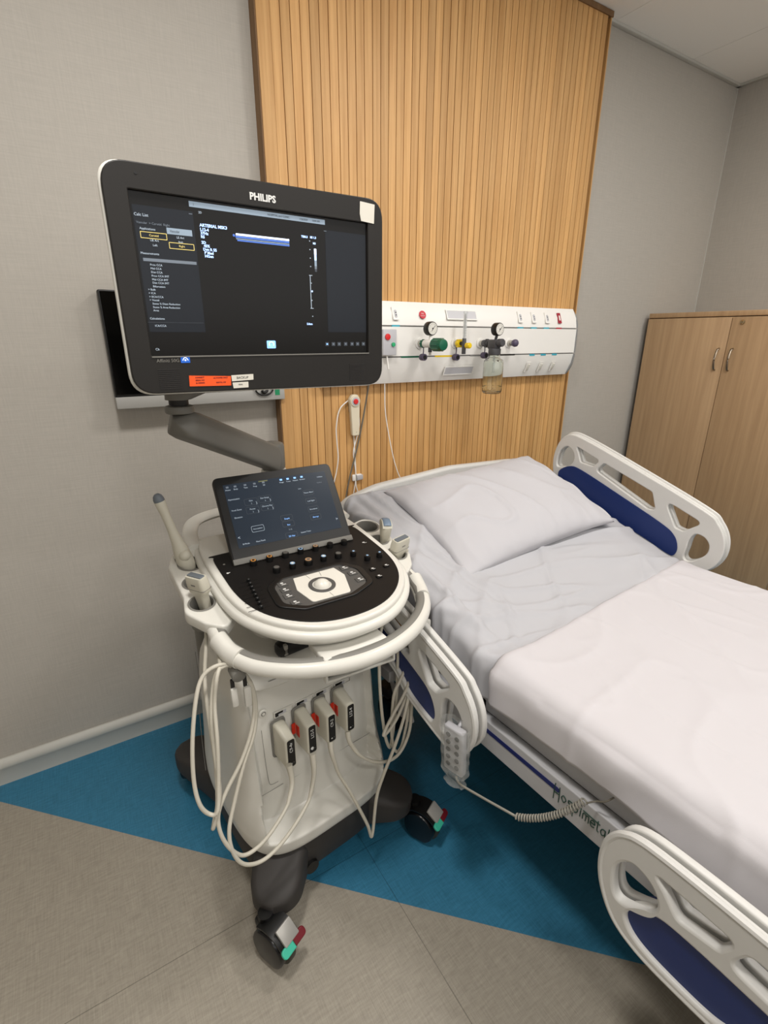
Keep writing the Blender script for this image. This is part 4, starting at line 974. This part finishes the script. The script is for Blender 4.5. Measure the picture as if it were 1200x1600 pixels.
b = MB(); b.plate(roundpoly([(.221, .137), (.254, .135), (.256, .172), (.219, .174), (.218, .15)], .001), [], .0008, M_sticker, T(0, -.0058, 0) @ FY); b.build('blank_sticker', bz)
b = MB(); b.plate(roundpoly([(-.178, -.1925), (-.096, -.1945), (-.095, -.176), (-.177, -.172)], .0005), [], .0006, M_orange, T(0, -.0058, 0) @ FY)
for i_, (s1, s2) in enumerate((('CONNECT', 'AC POWER ONLY'), ('SERIAL NO', ''), ('ID 0000000', 'RENTAL CO'))):
    b.text(s1, .0036, M_red, T(-.157, -.0062, -.1765-.0052*i_) @ FY, align='CENTER', bold=.0001)
    if s2: b.text(s2, .0036, M_red, T(-.116, -.0062, -.1785-.0045*i_) @ FY, align='CENTER', bold=.0001)
b.build('orange_sticker', bz)
b = MB(); b.plate(roundpoly([(-.0935, -.1865), (-.048, -.185), (-.0475, -.1735), (-.094, -.1745)], .0005), [], .0006, M_sticker, T(0, -.0058, 0) @ FY); b.text('BACKUP', .0066, M_ink, T(-.071, -.0062, -.180) @ FY, align='CENTER'); b.build('white_sticker', bz)
b = MB(); b.plate(roundpoly([(-.0915, -.2005), (-.060, -.2), (-.0595, -.1885), (-.093, -.189)], .0005), [], .0006, M_sticker, T(0, -.0058, 0) @ FY); b.text('REAL', .004, M_ink, T(-.076, -.0062, -.1935) @ FY, align='CENTER'); b.build('white_sticker', bz)
# display content
b = MB(); b.box((0, .0022, 0), (.477, .0016, .269), M_scr)
Y0 = .0012
def q_(x0, x1, z0, z1, m_, lv=0): b.box(((x0+x1)/2, Y0-.0003*lv, (z0+z1)/2), (x1-x0, .0003, z1-z0), m_)
def tt(s_, x_, z_, sz, m_, al='LEFT', bold=0): b.text(s_, sz, m_, T(x_, Y0-.0011, z_) @ FY, ext=.0001, align=al, bold=bold)
q_(-.235, -.134, -.092, .114, M_scrp); q_(.136, .236, -.09, .112, M_scrp)
q_(-.139, .136, .1215, .1305, E_bar, 1)
tt('HOSPITAL and CLINIC', .033, .126, .0048, M_ink, 'CENTER'); tt('1/26/2024', .087, .126, .0045, M_ink, 'CENTER'); tt('10:04 AM', .115, .126, .0045, M_ink, 'CENTER'); tt('i', -.132, .126, .006, M_ink)
tt('Calc List', -.234, .099, .0066, E_txt); tt('Vascular  > Carotid  Right', -.232, .087, .0052, E_dim); tt('Applications', -.228, .078, .0052, E_txt)
q_(-.183, -.139, .0735, .0835, E_bar, 1); tt('Vascular', -.178, .0785, .005, M_ink)
def fr2(x0, x1, z0, z1, m_): b.plate(rrect(x1-x0, z1-z0, .001, (x0+x1)/2, (z0+z1)/2), [rrect(x1-x0-.0018, z1-z0-.0018, .0005, (x0+x1)/2, (z0+z1)/2)], .0003, m_, T(0, Y0-.0006, 0) @ FY)
fr2(-.228, -.184, .063, .0735, E_yel); tt('Carotid', -.206, .0682, .005, E_yel, 'CENTER'); fr2(-.182, -.138, .05, .0605, E_yel); tt('Right', -.16, .0552, .005, E_yel, 'CENTER')
for x_, z_, s_ in ((-.161, .069, 'LE Art'), (-.206, .0605, 'UE Art'), (-.161, .0635-.0005, ''), (-.206, .053, 'Left')):
    if s_: tt(s_, x_, z_, .005, E_txt, 'CENTER')
tt('Both', -.161, .0625-.0005, .0042, E_txt, 'CENTER')
tt('Measurements', -.232, .039, .0052, E_txt); q_(-.229, -.137, .0265, .0315, E_dim, 1)
for z_, s_ in ((.021, 'Prox CCA'), (.015, 'Mid CCA'), (.009, 'Dist CCA'), (.003, 'Prox CCA IMT'), (-.003, 'Mid CCA IMT'), (-.0085, 'Dist CCA IMT'), (-.0145, 'Bifurcation')): tt(s_, -.219, z_, .0048, E_txt)
for z_, s_ in ((-.020, '> Bulb'), (-.026, '> ICA'), (-.032, '> ECA/CCA'), (-.0375, '> Vessel'), (-.0435, '   Steno % Diam Reduction'), (-.0495, '   Steno % Area Reduction'), (-.055, '   Area')): tt(s_, -.228, z_, .0048, E_txt)
tt('Calculations', -.232, -.069, .0052, E_txt); tt('ICA/CCA', -.225, -.0815, .005, E_txt); q_(-.236, -.136, -.0755, -.075, E_card, 1)
tt('Ch', -.23, -.123, .006, E_txt); tt('2D', -.124, .114, .005, E_txt)
for z_, s_, sz in ((.0935, 'ARTERIAL MSK3', .0072), (.0865, 'L12-4', .0068), (.0805, '37Hz', .0066), (.0745, 'RS', .0066), (.065, '2D', .0066), (.0595, '  45%', .0066), (.0538, ' Dyn R 55', .0066), (.048, '  P Med', .0066), (.0425, '  HGen', .0066)): tt(s_, -.124, z_, sz, E_blue, bold=.0002)
for x0, z0, x1, z1, m_ in ((-.057, .0835, .053, .0870, E_us), (-.058, .0795, .053, .0828, E_usb), (-.057, .0768, .053, .0785, E_bar), (-.055, .0738, .053, .0762, E_usb)): q_(x0, x1, z0, z1, m_, 1)
b.cyl((-.061, Y0, .083), (-.061, Y0-.0006, .083), .0022, E_usb, seg=12)
tt('TIB0.3', .080, .0945, .0055, E_blue, bold=.0002); tt('MI 1.3', .1, .0948, .0055, E_blue, bold=.0002); tt('M3', .106, .084, .005, E_blue, bold=.0002)
for k in range(8): z1 = .0745-.0055*k; c_ = [E_us, E_us, E_blue, E_blue, E_bar, E_bar, E_dim, E_card][k]; q_(.1085, .1135, z1-.0055, z1, c_, 1)
for z_ in (.088, .072, .056, .040, .008, -.008, -.026, -.058): q_(.098, .100, z_-.0008, z_+.0008, E_txt, 1)
q_(.0962, .0974, -.042, .023, E_txt, 1); q_(.0945, .102, .0225, .0235, E_txt, 1); q_(.0945, .102, -.0425, -.0415, E_txt, 1); b.cyl((.1, Y0, -.008), (.1, Y0-.0008, -.008), .0018, E_blue, seg=12)
tt('5.0cm', .084, -.0738, .0055, E_blue, bold=.0002)
b.plate(rrect(.0195, .0155, .002, 0, 0), [], .0004, E_icon, T(-.0005, Y0-.0004, -.1155) @ FY); b.tube([(-.0005+.005*math.cos(a), Y0-.0012, -.1155+.005*math.sin(a)) for a in [R_(-30+30*k) for k in range(9)]], .0007, E_us, seg=5)
for k, x_ in enumerate((.132, .148, .163, .18, .197, .212, .228)): q_(x_-.0042, x_+.0042, -.1195, -.1115, E_card, 1); q_(x_-.002, x_+.002, -.117, -.114, E_icon if k == 0 else E_dim, 2)
q_(.133, .139, .1095, .1105, E_dim, 1); q_(-.141, -.135, .1095, .1105, E_dim, 1)
b.build('display', bz)

# ------------------------------------------------------------ PROBES: head, cable, connector
CAB = {}
CAB['C1'] = [(-0.125, -0.22, 0.487), (-0.127, -0.235, 0.442), (-0.153, -0.256, 0.409), (-0.205, -0.276, 0.385), (-0.248, -0.284, 0.372), (-0.286, -0.286, 0.379), (-0.312, -0.282, 0.421), (-0.324, -0.272, 0.469), (-0.318, -0.259, 0.509), (-0.288, -0.243, 0.542), (-0.245, -0.228, 0.582), (-0.206, -0.211, 0.639), (-0.187, -0.194, 0.702), (-0.194, -0.182, 0.758), (-0.224, -0.176, 0.801), (-0.254, -0.176, 0.817), (-0.287, -0.173, 0.803), (-0.312, -0.188, 0.764), (-0.338, -0.213, 0.682), (-0.352, -0.234, 0.603), (-0.352, -0.251, 0.552), (-0.338, -0.258, 0.52), (-0.322, -0.267, 0.523), (-0.307, -0.249, 0.573), (-0.291, -0.227, 0.665), (-0.277, -0.196, 0.739), (-0.264, -0.191, 0.797), (-0.245, -0.165, 0.812), (-.222, -.08, .80), (-.195, .05, .80), (-.181, .155, .84)]
CAB['C2'] = [(-0.057, -0.22, 0.479), (-0.066, -0.238, 0.431), (-0.092, -0.257, 0.387), (-0.147, -0.278, 0.359), (-0.203, -0.288, 0.335), (-0.25, -0.291, 0.332), (-0.29, -0.293, 0.363), (-0.307, -0.285, 0.409), (-0.304, -0.271, 0.458), (-0.277, -0.251, 0.509), (-0.239, -0.229, 0.573), (-0.203, -0.213, 0.626), (-0.186, -0.199, 0.681), (-0.187, -0.185, 0.744), (-0.216, -0.176, 0.797), (-0.251, -0.178, 0.808), (-0.269, -0.178, 0.775), (-0.288, -0.198, 0.712), (-0.297, -0.217, 0.637), (-0.305, -0.247, 0.57), (-0.317, -0.262, 0.53), (-0.329, -0.264, 0.497), (-0.335, -.262, .478), (-0.325, -0.246, 0.482), (-0.31, -0.232, 0.51), (-0.296, -0.208, 0.593), (-0.289, -0.182, 0.701), (-0.275, -0.14, 0.765), (-0.235, -0.05, 0.80), (-.215, -.005, .84)]
CAB['C3'] = [(0.004, -0.21, 0.473), (-0.002, -0.225, 0.451), (0.006, -0.24, 0.392), (0.029, -0.26, 0.325), (0.049, -0.28, 0.258), (0.067, -0.29, 0.197), (0.078, -0.29, 0.147), (0.085, -0.29, 0.167), (0.102, -0.285, 0.272), (0.129, -0.28, 0.328), (0.175, -0.275, 0.403), (0.215, -0.268, 0.48), (0.255, -0.248, 0.558), (0.272, -0.232, 0.621), (.282, -.222, .67), (.268, -.215, .70), (0.259, -0.22, 0.664), (0.26, -0.22, 0.603), (0.235, -0.225, 0.568), (0.21, -0.23, 0.541), (0.203, -0.23, 0.482), (0.197, -0.235, 0.414), (0.2, -0.24, 0.362), (0.211, -0.245, 0.338), (0.228, -0.245, 0.349), (0.239, -0.245, 0.389), (0.25, -0.245, 0.448), (0.259, -0.24, 0.514), (0.263, -0.24, 0.585), (0.269, -0.24, 0.646), (0.275, -0.22, 0.70), (.30, -.14, .77), (.345, -.03, .80), (.36, .006, .84)]
CAB['C4'] = [(0.061, -0.21, 0.475), (0.057, -0.225, 0.452), (0.074, -0.24, 0.412), (0.118, -0.25, 0.365), (0.168, -0.26, 0.344), (0.213, -0.26, 0.352), (0.245, -0.26, 0.412), (0.261, -0.25, 0.504), (0.279, -0.236, 0.591), (0.284, -0.227, 0.649), (.283, -.22, .69), (.27, -.225, .68), (0.26, -0.24, 0.626), (0.253, -0.245, 0.572), (0.222, -0.25, 0.529), (0.184, -0.255, 0.495), (0.150, -0.26, 0.459), (0.150, -0.262, 0.450), (0.188, -0.255, 0.462), (0.219, -0.25, 0.492), (0.246, -0.245, 0.532), (0.265, -0.24, 0.584), (0.269, -0.235, 0.66), (.262, -.21, .71), (0.248, -0.2, 0.678), (0.247, -0.2, 0.619), (0.246, -0.2, 0.547), (0.235, -0.21, 0.485), (0.219, -0.22, 0.424), (0.202, -0.23, 0.377), (0.19, -0.235, 0.36), (0.175, -0.235, 0.404), (0.166, -0.23, 0.484), (0.162, -0.225, 0.572), (0.163, -0.22, 0.655), (0.19, -0.19, 0.72), (.27, -.13, .78), (.335, -.085, .83)]
def probe(label, Mh, build_head, cab, u, zc, txt, red, dot=False, r=.0046):
    """Mh: matrix of the head in machine space"""
    root = empty('ultrasound_probe', MM @ Mh, label, 'ultrasound probe', 'probes of the ultrasound machine')
    inv = Mh.inverted()
    b = MB(); build_head(b); b.build('probe_head', root, sharp=55)
    b = MB(); b.tube(CAB[cab], r, M_cable, M=inv, seg=10, n=7); b.tube(CAB[cab][:3], lambda t: .0085-.004*t, M_cable, M=inv, n=6)
    top = CAB[cab][0]; b.build('cable', root)
    # connector plugged in the front panel; u,zc on its front face
    y1 = -.210; y0 = pn(zc)-.002; b = MB(); hh = .047
    rings = []
    for k, (y_, hw, h1, dz) in enumerate(((y0, .0155, .052, .010), (y0-.004, .0165, .0535, .010), (y0-.01, .016, .053, .009), (y1+.003, .0145, .0475, 0), (y1+.001, .0137, .0465, 0), (y1, .012, .045, 0))):
        uu = u-.004*(1-k/5)
        rings.append([(uu+x_, y_, zc+dz+z_) for x_, z_ in rrect(2*hw, 2*h1, .010)])
    b.loft(rings, M_probe, inv)
    b.plate(rrect(.042, .118, .012), [], .002, M_grey, inv @ T(u-.004, y0+.001, zc+.010) @ FY)
    cn = b.build('connector', root, sharp=50)
    b = MB(); b.plate(rrect(.0205, .084, .006), [], .0012, M_bezel, inv @ T(u, y1-.0005, zc) @ FY, .0003)
    b.text(txt, .0125, M_whiteink, inv @ T(u, y1-.0013, zc+.018) @ FY @ RZ(90), align='CENTER'); b.box((u-.002, y1-.0013, zc-.032), (.004, .0004, .003), M_whiteink, M=inv); b.box((u+.005, y1-.0013, zc-.031), (.002, .0004, .0018), M_grey, M=inv)
    if dot: b.cyl((u-.003, y1-.001, zc-.028), (u-.003, y1-.0018, zc-.028), .0042, M_whiteink, M=inv, seg=14)
    b.build('black_label', cn)
    if red:
        b = MB(); b.box((u-.0185, y0-.014, zc+.005), (.0016, .016, .034), M_tagred, .0003, inv); b.box((u-.024, y0-.004, zc+.008), (.012, .001, .034), M_tagred, 0, inv); b.build('red_tag', cn)
    return root
def dir_m(p0, p1, roll=0):
    p0, p1 = Vector(p0), Vector(p1); return T(*p0) @ (p1-p0).to_track_quat('Z', 'Y').to_matrix().to_4x4() @ RZ(roll)
CW = MI @ T(.47, -.70, 0) @ RZ(1.5)      # upright console frame -> machine space
def cw(x_, y_, z_): return CW @ Vector((x_, y_, z_))
# endocavity rod
base_, tip_ = cw(-.262, .165, .865), cw(-.318, .180, 1.108)
def endo(b):
    b.lathe([(0, 0), (.012, .0), (.016, .02), (.0215, .05), (.0225, .07), (.021, .085), (.0195, .1), (.0145, .125), (.0115, .16), (.0112, .205), (.0125, .222), (.0138, .236), (.0135, .243)], M_probe, 26, cap=False)
    b.lathe([(.0136, .242), (.0136, .248), (.011, .257), (.006, .262), (0, .263)], M_lens, 26, cap=False)
    b.sph((.012, .006, .085), .016, M_probe, (1, 1, 1)); b.cyl((.0, -.024, .075), (0, -.0215, .075), .004, M_grey, seg=12)
probe('long slender rod-shaped probe standing in the rear left holder', dir_m(base_, tip_), endo, 'C1', -.111, .508, 'C9-4v', False)
# linear left
def linear(b, w_=.058, d_=.029):
    b.loft([[(x_, y_, z_) for x_, y_ in rrect(a_, c_, min(a_, c_)*.35)] for z_, a_, c_ in ((-.05, .024, .022), (-.02, .028, .024), (.0, .030, .024), (.014, .034, .024), (.024, w_*.93, d_*.96), (.032, w_, d_), (.05, w_, d_), (.062, w_*.96, d_*.92), (.066, w_*.93, d_*.85))], M_probe)
    b.loft([[(x_, y_, z_) for x_, y_ in rrect(w_*s_, d_*.52, .003)] for z_, s_ in ((.064, .82), (.0675, .82), (.0685, .79))], M_lens)
    b.plate(rrect(w_*1.012, d_*1.02, .006), [rrect(w_*.9, d_*.8, .004)], .0012, M_grey, T(0, 0, .033)); b.box((0, -d_*.507, .047), (.014, .0006, .004), M_grey)
probe('small rectangular-headed probe in the front left holder', CW @ T(-.278, .0, .892) @ RZ(-62) @ RX(8) @ RY(-3), linear, 'C2', -.049, .516, 'L12-5', True, True)
def linear_r(b): linear(b, .064, .029); b.loft([[(x_+.034, y_, z_) for x_, y_ in rrect(.016, .02, .005)] for z_ in (-.02, .01, .016)], M_probe)
probe('beige flat-headed probe in the front right holder beside the pillow side', CW @ T(.282, -.026, .875) @ RZ(16) @ RX(14), linear_r, 'C4', .072, .518, 'L12-4', True)
def curved(b):
    rings = []
    for k in range(13):
        t = k/12
        rings.append((.00-.06+.1*t, .013+.018*sst(t, .35, .95), .012+.003*t))
    b.loft([[(x_, y_, z_) for x_, y_ in rrect(2*a_, 2*c_, c_*.9)] for z_, a_, c_ in rings], M_probe)
    # arc face
    pts_ = [(.031*math.sin(a), .040+.030*(math.cos(a)-math.cos(R_(80)))*.75) for a in [R_(-80+10*j) for j in range(17)]]
    b.loft([[(x_, y_, z_) for x_, z_ in pts_] for y_ in (-.015, -.0135, .0135, .015)], M_probe)
    b.tube([(x_*1.0, 0, z_+.0005) for x_, z_ in pts_[2:-2]], .008, M_lensb, flat=(.0125, .004), seg=10)
probe('curved-head probe with blue-grey face in the middle right holder', CW @ T(.296, .062, .905) @ RZ(68) @ RX(4), curved, 'C3', .011, .516, 'C9-2', True)
